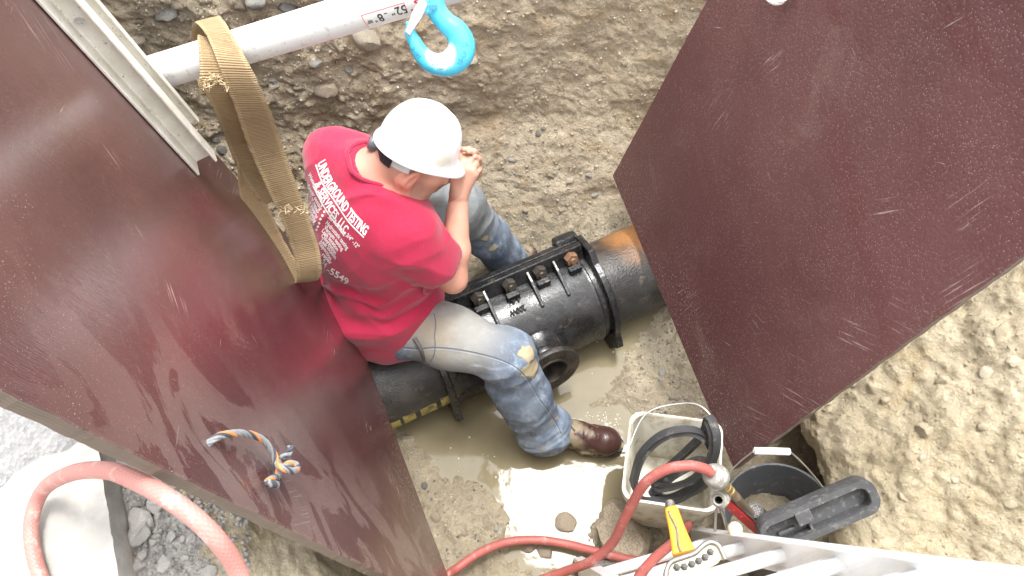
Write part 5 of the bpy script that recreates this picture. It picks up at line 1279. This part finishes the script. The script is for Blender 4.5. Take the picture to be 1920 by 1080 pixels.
idx = np.arange((nr + 1) * na).reshape(nr + 1, na); q = np.stack([idx[:-1], idx[1:], np.roll(idx[1:], -1, 1), np.roll(idx[:-1], -1, 1)], -1).reshape(-1, 4)
hat = link('hard_hat', me_fast('hard_hat', W_.reshape(-1, 3), q), M_hat, None, True)
md = hat.modifiers.new('thick', 'SOLIDIFY'); md.thickness = .003; md.offset = -1; adopt(hat, man)
M_blk = simple('black_plastic', (.025, .025, .03), .35, bump=0); M_gry = simple('pale_sweatband', (.55, .55, .54), .7, bump=.0006)
def band(a0, a1, z0, z1, mat, name, off):
    v = []; f = []; n = 24
    for i in range(n + 1):
        a = R(a0 + (a1 - a0) * i / n)
        for zz_, o_ in ((z0, 0), (z1, 0), (z1, .004), (z0, .004)): v.append(HB + hat_f * math.cos(a) * (.104 + off + o_) + hat_l * math.sin(a) * (.086 + off + o_) + hat_u * zz_)
    for i in range(n):
        for j in range(4): f.append((4 * i + j, 4 * i + (j + 1) % 4, 4 * i + 4 + (j + 1) % 4, 4 * i + 4 + j))
    f += [(0, 1, 2, 3), (4 * n, 4 * n + 3, 4 * n + 2, 4 * n + 1)]
    mb = MB(); mb.add(v, f); o = mb.build(name, mat, None); adopt(o, hat); return o
band(148, 232, -.052, -.014, M_blk, 'headband', .001); band(228, 262, -.044, -.012, M_gry, 'sweatband', -.003); band(98, 152, -.044, -.012, M_gry, 'sweatband', -.003)
kc = HB - hat_f * .110 - hat_u * .034
mb = MB(); mb.lathe([(0, .022), (.016, .022), (.020, .018), (.0215, .010), (.0215, .0), (0, .0)], kc, -hat_f, 24); adopt(mb.build('ratchet_knob', simple('grey_knob', (.10, .10, .12), .3, bump=0), None, autos=True), hat)
# ================================================================== TOOLS AT THE NEAR END
def hose_mat(name, c1, c2, pitch, wear):
    m = M(name, .5, spec=.4); x = m.mix(m.noise(9, 5, .6), c1, c2)
    x = m.mix(m.math('MULTIPLY', m.step(m.noise(30, 6, .7), .52, .70), wear), x, (.62, .50, .44))
    b1 = m.wave(1.0, m.co((6, pitch, 1), src='UV'), 0, 0); b2 = m.wave(1.0, m.co((-6, pitch, 1), src='UV'), 0, 0)
    m.col(m.mix(m.math('MULTIPLY', b1, .14), x, tuple(np.minimum(np.array(c2) * 1.5, .8)))); m.bump(m.math('MULTIPLY', b1, b2), .0004); return m.m
M_h1 = hose_mat('faded_red_hose', (.36, .14, .12), (.45, .21, .18), 70, .6); M_h2 = hose_mat('red_air_hose', (.25, .060, .050), (.34, .10, .085), 60, .35)
zh = ZS + .021
hp1 = [Pz(100, 1140, zh), Pz(66, 1050, zh), Pz(59, 980, zh + .005), Pz(80, 920, zh + .04), Dp(132, 888, 1.22), Dp(200, 882, 1.10), Dp(256, 902, 1.04), Dp(308, 930, 1.005), Dp(362, 968, 1.0), Dp(408, 1014, 1.01), Dp(445, 1070, 1.05), Dp(466, 1150, 1.06), Dp(480, 1300, 1.08)]
h1 = tube_obj('water_hose', spline(hp1, 14), .0125, M_h1, None, 20); tag(h1, 'thick faded red hose curving in an arch over the concrete slab', 'hose')
# square bucket
m = M('dirty_white_plastic', .45); x = m.mix(m.noise(8, 5, .6), (.60, .57, .47), (.70, .68, .60)); x = m.mix(m.math('MULTIPLY', m.step(m.noise(13, 6, .68, m.co((1, 1, .5))), .44, .66), .85), x, (.32, .265, .18)); m.col(x); m.bump(m.noise(60, 4), .0008); M_buck = m.m
def rsq(h, r, n=8):
    o = []
    for cx, cy, a0 in ((h - r, h - r, 0), (-h + r, h - r, 90), (-h + r, -h + r, 180), (h - r, -h + r, 270)):
        for k in range(n + 1): a = R(a0 + 90 * k / n); o.append((cx + r * math.cos(a), cy + r * math.sin(a)))
    return o
def loft(rings, close_first=False):
    n = len(rings[0]); v = [p for r in rings for p in r]; f = []
    for i in range(len(rings) - 1):
        for k in range(n): k2 = (k + 1) % n; f.append((i * n + k, i * n + k2, (i + 1) * n + k2, (i + 1) * n + k))
    return v, f
bc = Pz(1262, 862, .40)
tip = Matrix.Rotation(R(-6), 3, 'Y') @ Matrix.Rotation(R(-4), 3, 'X') @ Matrix.Rotation(R(-10), 3, 'Z')
bx, by, bz = [np.array(tip.col[k]) for k in range(3)]
def bl_(x, y, z): return bc + bx * x + by * y + bz * z
sq = thing('square_bucket', 'dirty white square plastic bucket holding black rubber gaskets', 'bucket', bl_(0, 0, -.36))
prof = [(.136, -.006), (.141, 0), (.146, -.001), (.147, -.014), (.142, -.018), (.146, -.020), (.1465, -.032), (.141, -.036), (.145, -.038), (.145, -.048), (.139, -.054), (.133, -.15), (.122, -.36)]
rings = [[bl_(x, y, z) for x, y in rsq(h, .042)] for h, z in [(.121, -.345)] + [(.1365, -.006)] + prof[1:]]
mb = MB(); v, f = loft(rings); n = len(rings[0]); f.append(tuple(range(n))[::-1]); f.append(tuple(range(len(v) - n, len(v)))); mb.add(v, f); mb.build('bucket_body', M_buck, sq, autos=True)
bail = spline([bl_(-.146, 0, -.03), bl_(-.10, .13, .01), bl_(.0, .175, .03), bl_(.075, .165, .05), bl_(.125, .10, .03), bl_(.147, 0, -.03)], 8)
tube_obj('bail_handle', bail, .0024, M_steel, sq, 8)
m = M('black_rubber', .5, spec=.4); x = m.mix(m.noise(12, 5), (.028, .029, .032), (.06, .06, .062)); x = m.mix(m.math('MULTIPLY', m.step(m.noise(24, 6, .7), .55, .72), .6), x, (.24, .22, .18)); m.col(x); m.bump(m.noise(60, 4), .001); M_rub2 = m.m
def gasket(label, pts, w_, th):
    P = spline(pts + [pts[0]], 10)[:-1]; T, N, B = frames(P, True); cen = P.mean(0); axn = nrm(np.cross(P[0] - cen, P[len(P) // 4] - cen))
    v = []; f = []; sec = [(-th, -w_), (0, -w_ * .6), (th, -w_), (th, w_), (0, w_ * .75), (-th, w_)]; n = len(P)
    for i in range(n):
        o_ = nrm(np.cross(T[i], axn)); v += [P[i] + o_ * a + axn * b for a, b in sec]
    for i in range(n):
        for k in range(6): f.append((6 * i + k, 6 * i + (k + 1) % 6, 6 * ((i + 1) % n) + (k + 1) % 6, 6 * ((i + 1) % n) + k))
    mb = MB(); mb.add(v, f); o = mb.build('rubber_gasket', M_rub2, autos=True); tag(o, label, 'gasket', 'rubber gaskets in the square bucket'); return o
g1 = [Dp(1187, 905, 2.50), Dp(1203, 855, 2.44), Dp(1242, 818, 2.39), Dp(1290, 808, 2.36), Dp(1322, 822, 2.37), Dp(1336, 860, 2.42), Dp(1322, 905, 2.52), Dp(1260, 935, 2.62), Dp(1205, 940, 2.62)]
gasket('large black rubber gasket ring arching out of the white square bucket', g1, .014, .0095)
g2 = [Dp(1330, 785, 2.34), Dp(1340, 815, 2.33), Dp(1338, 850, 2.36), Dp(1322, 880, 2.42), Dp(1285, 905, 2.54), Dp(1240, 915, 2.62), Dp(1230, 895, 2.62), Dp(1270, 862, 2.55), Dp(1318, 815, 2.42)]
gasket('twisted black rubber gasket standing up over the far corner of the white square bucket', g2, .015, .010)
g3 = [Dp(1225, 925, 2.66), Dp(1260, 890, 2.66), Dp(1310, 866, 2.63), Dp(1330, 880, 2.62), Dp(1305, 912, 2.66), Dp(1255, 938, 2.68)]
gasket('flat black gasket lying at the bottom of the white square bucket', g3, .012, .016)

# black round bucket
bk = Pz(1458, 958, .30); bkz = nrm(A(-.20, .26, 1)); bkx = nrm(np.cross(A(0, 1, 0), bkz)); bky = np.cross(bkz, bkx)
m = M('black_bucket_plastic', .42); x = m.mix(m.noise(9, 6, .65, dist=.5), (.035, .038, .045), (.10, .105, .115)); x = m.mix(m.math('MULTIPLY', m.step(m.noise(30, 6, .7), .55, .72), .5), x, (.30, .29, .27)); m.col(x); m.bump(m.noise(90, 4), .0007); M_bb = m.m
RB = .163
kb = thing('round_bucket', 'black round plastic bucket with a wire bail and white grip beside the maroon board', 'bucket', bk - bkz * .30)
mb = MB(); mb.lathe([(0, -.285), (RB * .86, -.285), (RB - .004, -.004), (RB - .002, 0), (RB + .004, .001), (RB + .006, -.003), (RB + .005, -.02), (RB + .001, -.022), (RB * .88, -.295), (0, -.295)], bk, bkz, 64); mb.build('bucket_body', M_bb, kb, autos=True)
mb = MB(); mb.lathe([(0, -.262), (RB * .87, -.262), (RB * .87, -.264), (0, -.264)], bk, bkz, 40); mb.build('mud_in_bucket', M_floor, kb)
gl, gr_ = Dp(1414, 845, 2.30), Dp(1481, 847, 2.30)
wl1 = spline([bk - bkx * (RB + .004) + bky * .03 - bkz * .02, Dp(1366, 893, 2.44), Dp(1385, 868, 2.37), gl], 8); wl2 = spline([gr_, Dp(1494, 858, 2.33), Dp(1520, 885, 2.38), Dp(1553, 928, 2.47), bk + bkx * (RB + .004) + bky * .02 - bkz * .02], 8)
tube_obj('bail_wire', wl1, .0026, M_steel, kb, 8); tube_obj('bail_wire', wl2, .0026, M_steel, kb, 8)
mb = MB(); mb.tube([gl, gl * .98 + gr_ * .02, gl * .5 + gr_ * .5, gl * .02 + gr_ * .98, gr_], [.009, .0105, .0105, .0105, .009], 16); mb.build('bail_grip', simple('white_grip', (.80, .79, .76), .5), kb, autos=True)

# red hoses in the pit
def fq(px, py, dz=0): q = Pz(px, py, .03); return Pz(px, py, max(fz(q[0], q[1]), 0) + .02 + dz)
h2p = [Dp(1334, 886, 2.10), Dp(1318, 878, 2.09), Dp(1290, 873, 2.08), Dp(1250, 880, 2.09), Dp(1212, 903, 2.12), Dp(1188, 940, 2.17), Dp(1168, 980, 2.22), Dp(1145, 1022, 2.28), Dp(1105, 1054, 2.33), Dp(1050, 1075, 2.40), Dp(980, 1105, 2.45), Dp(900, 1180, 2.45)]
h2 = tube_obj('air_hose', spline(h2p, 12), .0140, M_h2, None, 18); tag(h2, 'red air hose rising over the white square bucket into the round muddy fitting', 'hose', 'red air hoses in the pit')
h3p = [Dp(760, 1180, 2.40), fq(830, 1088, .05), fq(862, 1062, .05), fq(900, 1036, .05), fq(950, 1017, .04), fq(1010, 1013, .03), fq(1070, 1022, .03), fq(1140, 1040, .05), fq(1200, 1052, .07), fq(1240, 1050, .09), Dp(1262, 1022, 2.32), Dp(1240, 1046, 2.22), Dp(1210, 1072, 2.14), Dp(1185, 1100, 2.10), Dp(1140, 1180, 2.05)]
h3p = h3p[:10] + [Dp(1275, 1040, 2.50)]
h3 = tube_obj('air_hose', spline(h3p, 12), .0145, M_h2, None, 18); tag(h3, 'red air hose lying low across the wet mud and puddle edge', 'hose', 'red air hoses in the pit')
h4 = tube_obj('air_hose', spline([Dp(1292, 984, 2.44), Dp(1274, 1006, 2.34), Dp(1252, 1026, 2.26), Dp(1228, 1046, 2.19), Dp(1205, 1072, 2.13), Dp(1180, 1110, 2.08), Dp(1130, 1190, 2.0)], 10), .0140, M_h2, None, 18); tag(h4, 'short run of red hose passing behind the yellow tool grip', 'hose', 'red air hoses in the pit')

# round muddy fitting and its brass shaft (air driven tool) leaning in the black bucket
M_mudm = simple('muddy_metal', (.27, .26, .235), .55, .2, .4, 50, .003, 60, dirt=((.56, .54, .49), 30, .52, .6)); M_brass = simple('dull_brass', (.30, .22, .10), .4, .6, .3, 60); M_shaft = simple('brown_shaft', (.16, .12, .085), .5, .2, .35, 50)
tool = thing('air_tool', 'round mud-caked air fitting with a brass and brown shaft leaning into the black bucket', 'air tool', Dp(1345, 893, 2.12))
c = Dp(1340, 892, 2.12); axn = nrm(nrm(CAM - c) + A(-.45, .25, 0)); mb = MB(); mb.lathe([(0, .022), (.020, .022), (.026, .019), (.030, .012), (.0335, -.004), (.0335, -.022), (.028, -.030), (.015, -.034), (0, -.034)], c, axn, 32); mb.build('fitting_body', M_mudm, tool, autos=True)
s0, s1 = Dp(1358, 908, 2.14), Dp(1412, 968, 2.36); sd2 = nrm(s1 - s0); mb = MB(); mb.lathe([(0, 0), (.012, 0), (.012, .018), (.014, .02), (.014, .032), (.011, .034), (.011, .05), (.0135, .052), (.0135, .066), (.011, .068), (0, .068)], s0, sd2, 16); mb.build('brass_coupling', M_brass, tool, autos=True)
mb = MB(); Ls = np.linalg.norm(s1 - s0); mb.lathe([(0, .068), (.0125, .068), (.0125, .11), (.0135, .112), (.0135, .118), (.0125, .12), (.0125, Ls + .10), (0, Ls + .10)], s0, sd2, 18); mb.build('shaft', M_shaft, tool, autos=True)
mb = MB(); mb.tube(spline([Dp(1330, 878, 2.105), Dp(1338, 886, 2.10)], 4), .0125, 14); mb.build('hose_collar', M_mudm, tool, autos=True)

# red handled ratchet
M_redm = simple('red_paint', (.36, .022, .028), .38, 0, .25, 30, .0006, 90, dirt=((.30, .24, .2), 24, .6, .68)); M_dkm = simple('dark_steel', (.16, .155, .15), .4, .6, .3, 50, dirt=((.42, .36, .30), 30, .52, .62))
rt = thing('ratchet_wrench', 'red handled ratchet wrench with a round muddy head beside the black bucket', 'wrench', Dp(1352, 936, 2.2))
rc = Dp(1350, 934, 2.19); ra = nrm(nrm(CAM - rc) + A(-.20, -.25, .0)); mb = MB(); mb.lathe([(.0105, .024), (.015, .026), (.016, .018), (.021, .016), (.022, .010), (.026, .008), (.0265, -.006), (.024, -.012), (.0265, -.014), (.026, -.028), (0, -.028)], rc, ra, 32); mb.build('ratchet_head', M_mudm, rt, autos=True)
mb = MB(); mb.lathe([(0, -.010), (.0105, -.010), (.0105, .024), (.0125, .0245)], rc, ra, 24); mb.build('socket_bore', M_dark, rt)
re = Dp(1432, 1008, 2.42); rd_ = nrm(re - rc); rs = nrm(np.cross(ra, rd_)); rn = np.cross(rd_, rs); L = np.linalg.norm(re - rc); mb = MB()
mb.prism([(.018, -.017), (.06, -.0135), (L, -.0125), (L, .0125), (.06, .0135), (.018, .017)], rc - rn * .020, [rd_, rs, rn], .020); mb.build('handle', M_redm, rt, bevel=.004)
mb = MB(); mb.prism([(.03, .0165), (L, .0135), (L, .021), (.03, .022)], rc - rn * .018, [rd_, rs, rn], .014); mb.build('handle_edge', M_dkm, rt, bevel=.002)
for t in (.10, .155): mb = MB(); mb.lathe([(0, .002), (.004, .002), (.0055, 0), (0, 0)], rc + rd_ * t + rn * .0005, rn, 14); mb.build('rivet', M_redm, rt)
# black ribbed grip with a perforated cap
M_bg = simple('black_grip_rubber', (.03, .03, .032), .45)
gp = thing('ribbed_grip', 'black ribbed tool grip with a perforated oval cap standing inside the black bucket', 'tool grip', Dp(1430, 985, 2.5))
g0 = Dp(1418, 958, 2.34); gd = nrm(Dp(1446, 1000, 2.47) - g0); mb = MB(); pr = [(0, 0), (.020, 0), (.021, .004)]
for k in range(5): pr += [(.021, .010 + k * .017), (.0235, .014 + k * .017), (.0235, .019 + k * .017), (.019, .022 + k * .017)]
mb.lathe(pr + [(.019, .16), (0, .16)], g0, gd, 28); mb.build('grip', M_bg, gp, autos=True)
gx = nrm(np.cross(gd, [0, 0, 1.])); gy = np.cross(gd, gx); mb = MB(); mb.lathe([(.0165, -.001), (.0215, -.002), (.022, .002), (.0165, .002)], g0, gd, 28, closed=True); mb.build('cap_rim', M_dkm, gp, autos=True)
hm = None
for a in range(-3, 4):
    for b in range(-3, 4):
        if (a * a + b * b) > 9: continue
        if hm is None:
            mb = MB(); mb.lathe([(0, .0), (.0017, .0)], (0, 0, 0), (0, 0, 1), 8); o = mb.build('cap_hole', M_mudm); hm = o.data
        else: o = bpy.data.objects.new('cap_hole', hm); COL.objects.link(o)
        o.matrix_basis = Matrix.Translation(Vector(g0 - gd * .0008 + gx * a * .0047 + gy * b * .0047)) @ frame(gx, -gy, -gd); adopt(o, gp)
# cream knob and clear plastic scoop beside it
kb2 = MB(); kc2 = Dp(1378, 992, 2.22); kax = nrm(CAM - kc2); kb2.lathe([(0, .017), (.010, .014), (.0175, .006), (.0205, -.004), (.018, -.014), (.010, -.020), (.008, -.05), (0, -.05)], kc2, kax, 24); o = kb2.build('round_knob', simple('cream_plastic', (.72, .66, .46), .45), smooth=True); o.name = 'wooden_ball'; tag(o, 'cream coloured ball by the ladder rail, below the red ratchet', 'ball')
pl_ = thing('pliers', 'grey steel pliers standing between the two buckets', 'pliers', Dp(1352, 980, 2.4))
for s in (-1, 1):
    P = spline([Dp(1347 + s * 3, 952, 2.30), Dp(1349 + s * 7, 966, 2.32), Dp(1351 + s * 10, 985, 2.36), Dp(1353 + s * 12, 1000, 2.40)], 6); tube_obj('handle', P, .0045, M_steel, pl_, 8)
mb = MB(); mb.tube([Dp(1346, 946, 2.285), Dp(1347, 957, 2.305)], [.005, .009], 10); mb.build('jaw', M_steel, pl_, autos=True)

# black trough-shaped tool case leaning on the bank
M_case = simple('dusty_black_plastic', (.055, .056, .06), .5, 0, .4, 14, .0012, 80, dirt=((.22, .21, .185), 60, .50, .80))
k0, k1 = Dp(1440, 1012, 2.22), Dp(1628, 932, 2.20); kx = nrm(k1 - k0); kn = nrm(nrm(CAM - k0) * .9 + A(.10, -.40, .0)); kn = nrm(kn - kx * np.dot(kn, kx)); ky = np.cross(kn, kx)
L = np.linalg.norm(k1 - k0) + .03; Wd = .052; case = thing('tool_case', 'dusty black trough shaped plastic case leaning from the black bucket onto the sandy bank', 'tool case', k0)
def oval(w_, l0, l1, r):
    o = []
    for cx, cy, a0 in ((l1 - r, w_ - r, 0), (l0 + r, w_ - r, 90), (l0 + r, -w_ + r, 180), (l1 - r, -w_ + r, 270)):
        for k in range(7): a = R(a0 + 90 * k / 6); o.append((cx + r * math.cos(a), cy + r * math.sin(a)))
    return o
KB = k0 + ky * .0
outer = [(a, b) for a, b in oval(Wd, -.015, L, .040)]; inner = [(a, b) for a, b in oval(Wd - .022, -.0, L - .026, .024)]
rings = [[KB + kx * a + ky * b + kn * z for a, b in pts] for pts, z in [(inner, -.045), (inner, -.003), ([(i[0] * .9 + o_[0] * .1, i[1] * .9 + o_[1] * .1) for i, o_ in zip(inner, outer)], 0), ([(i[0] * .1 + o_[0] * .9, i[1] * .1 + o_[1] * .9) for i, o_ in zip(inner, outer)], 0), (outer, -.005), ([(a * .995, b * .93) for a, b in outer], -.062)]]
mb = MB(); v, f = loft(rings); n = len(outer); f.append(tuple(range(n))[::-1]); f.append(tuple(range(len(v) - n, len(v)))); mb.add(v, f); mb.build('case_shell', M_case, case, autos=True)
mb = MB(); mb.box(KB + kx * .115 + ky * (.018) - kn * .006, (.045, .040, .020), [kx, ky, kn], .003); mb.build('latch_block', M_case, case)
mb = MB(); mb.box(KB + kx * .125 - ky * .002 - kn * .030, (.008, .064, .030), [kx, ky, kn], .002); mb.build('divider', M_case, case)
mb = MB(); mb.box(KB + kx * .06 - ky * .012 - kn * .036, (.05, .010, .018), [kx, ky, kn], .002); mb.build('inner_rib', M_case, case)

# ladder
m = M('ladder_aluminium', .38, .2); x = m.mix(m.step(m.noise(9, 5, .65, m.co((1, 1, .3))), .35, .7), (.76, .77, .78), (.88, .88, .88)); x = m.mix(m.math('MULTIPLY', m.step(m.noise(45, 6, .7), .60, .70), .5), x, (.46, .42, .36)); m.col(x); m.bump(m.noise(150, 3, .5, m.co((1, 1, .04))), .0005); M_lad = m.m
la, lb2 = Pz(1286, 986, .03), Dp(1920, 1064, 1.06); lz = nrm(lb2 - la)
lad = thing('ladder', 'pale aluminium ladder standing in the near right corner of the pit', 'ladder', la)
lr = nrm(Dp(1300, 1078, 1.72) - Dp(1432, 1014, 1.93)); lr = nrm(lr - lz * np.dot(lr, lz)); ln = np.cross(lz, lr)
if np.dot(ln, CAM - la) < 0: ln = -ln
LEN = 2.55
def rail_l(base):
    # I-section with lips: web thin, flanges across
    prof = [(-.004, .038), (.026, .038), (.026, .0345), (.0025, .033), (.0025, -.033), (.026, -.0345), (.026, -.038), (-.004, -.038)]
    mb = MB(); v0 = [base + lr * a + ln * b for a, b in prof]; n = len(prof); mb.add(v0 + [q + lz * LEN for q in v0], [tuple(range(n)), tuple(range(n, 2 * n))[::-1]] + [(k, n + k, n + (k + 1) % n, (k + 1) % n) for k in range(n)])
    return mb
base_f = la - ln * .038
rail_l(base_f).build('rail', M_lad, lad, bevel=.001)
wl3 = .40
mbr = MB(); prof = [(.004, .038), (-.026, .038), (-.026, .0345), (-.0025, .033), (-.0025, -.033), (-.026, -.0345), (-.026, -.038), (.004, -.038)]
v0 = [base_f + lr * (wl3 + a) + ln * b for a, b in prof]; n = 8; mbr.add(v0 + [q + lz * LEN for q in v0], [tuple(range(n)), tuple(range(n, 2 * n))[::-1]] + [(k, n + k, n + (k + 1) % n, (k + 1) % n) for k in range(n)]); mbr.build('rail', M_lad, lad, bevel=.001)
rung_me = None
def rail_t(px):
    lo, hi = 0, 2.4
    for _ in range(40):
        t = (lo + hi) / 2
        if proj(la + lz * t)[0] < px: lo = t
        else: hi = t
    return lo
tr1 = rail_t(1432); tr0 = rail_t(1327)
for k in range(9):
    t = tr0 + (tr1 - tr0) * 0 + (.0 if k == 0 else 0) + .30 * k
    if t > LEN - .05: break
    if rung_me is None:
        mb = MB(); prof = [(.017 * math.cos(a), .019 * math.sin(a) if math.sin(a) < .7 else .0135) for a in np.linspace(0, 2 * math.pi, 25)[:-1]]
        mb.prism(prof, (0, 0, 0), [A(1, 0, 0), A(0, 1, 0), A(0, 0, 1)], wl3 - .004); o = mb.build('rung', M_lad, autos=True); rung_me = o.data
    else: o = bpy.data.objects.new('rung', rung_me); COL.objects.link(o)
    o.matrix_basis = Matrix.Translation(Vector(base_f + lz * t + lr * .002)) @ frame(lz, np.cross(lr, lz), lr); adopt(o, lad)

# yellow gripped tool hooked on the ladder
M_ylw = simple('worn_yellow_paint', (.62, .27, .02), .45, 0, .15, 25, .0006, 120, dirt=((.30, .21, .10), 34, .60, .70)); M_pale = simple('pale_yellow_plate', (.72, .62, .40), .45, 0, .12, 30, .0008, 90, dirt=((.45, .40, .32), 28, .55, .66)); M_tube = simple('grey_bent_tube', (.24, .225, .21), .4, .5, .25, 50)
yt = thing('yellow_hand_tool', 'hand tool with a yellow grip and bolted pale plate lying on the ladder', 'hand tool', Dp(1290, 1030, 1.78))
yd = 1.80
def yp(px, py, dd=0): return Dp(px, py, yd + dd)
g0, g1 = yp(1258, 952, .06), yp(1283, 1040, -.02); gd = nrm(g1 - g0); gv = nrm(CAM - g0); gs = nrm(np.cross(gd, gv)); gv = np.cross(gs, gd); Lg = np.linalg.norm(g1 - g0)
mb = MB(); mb.prism([(0, -.012), (.01, -.0155), (Lg * .5, -.0185), (Lg, -.026), (Lg, .026), (Lg * .5, .0185), (.01, .0155), (0, .012)], g0 - gv * .012, [gd, gs, gv], .026); mb.build('grip', M_ylw, yt, bevel=.006)
tube_obj('grip_seam', spline([g0 + gd * (Lg * t) + gs * (.004 + .003 * math.sin(t * 9)) * (1 if gs[0] < 0 else -1) + gv * .0135 for t in np.linspace(.12, .98, 9)], 4), .0026, M_dkm, yt, 8)
mb = MB(); mb.lathe([(0, -.016), (.0095, -.016), (.0115, -.012), (.0115, .004), (0, .004)], g0, gd, 18); mb.build('grip_cap', M_dkm, yt, autos=True)
plp = [(1256, 1060), (1270, 1046), (1300, 1036), (1322, 1019), (1340, 1018), (1350, 1030), (1355, 1044), (1345, 1056), (1310, 1076), (1270, 1096), (1252, 1085)]
c_ = yp(1305, 1055, -.06); pz_ = nrm(nrm(CAM - c_) + A(.0, .15, .0)); Pq = [Pplane(x, y, c_, pz_) for x, y in plp]
mb = MB(); n = len(Pq); mb.add(Pq + [q - pz_ * .012 for q in Pq], [tuple(range(n)), tuple(range(n, 2 * n))[::-1]] + [(k, n + k, n + (k + 1) % n, (k + 1) % n) for k in range(n)]); mb.build('bolted_plate', M_pale, yt, bevel=.003)
tube_obj('guard_tube', spline([Pplane(x, y, c_, pz_) + pz_ * .004 for x, y in [(1250, 1100), (1249, 1074), (1258, 1055), (1280, 1046), (1302, 1038), (1318, 1024), (1332, 1017), (1346, 1022), (1354, 1036), (1360, 1050)]], 8), .0058, M_tube, yt, 12)
nm_ = None; M_nut = simple('dark_nut', (.05, .048, .045), .5, .2)
for x, y in [(1269, 1064), (1283, 1063), (1297, 1058), (1310, 1052), (1322, 1045), (1332, 1035)]:
    if nm_ is None:
        mb = MB(); mb.lathe([(0, 0), (.0085, 0), (.0085, .003), (.0062, .0032), (.006, .009), (0, .010)], (0, 0, 0), (0, 0, 1), 6); mb.lathe([(0, .009), (.003, .009), (.003, .014), (0, .014)], (0, 0, 0), (0, 0, 1), 10); o = mb.build('nut', M_nut, autos=True); nm_ = o.data
    else: o = bpy.data.objects.new('nut', nm_); COL.objects.link(o)
    tx_ = nrm(np.cross(pz_, [0, 0, 1.])); o.matrix_basis = Matrix.Translation(Vector(Pplane(x, y, c_, pz_))) @ frame(tx_, np.cross(pz_, tx_), pz_); adopt(o, yt)
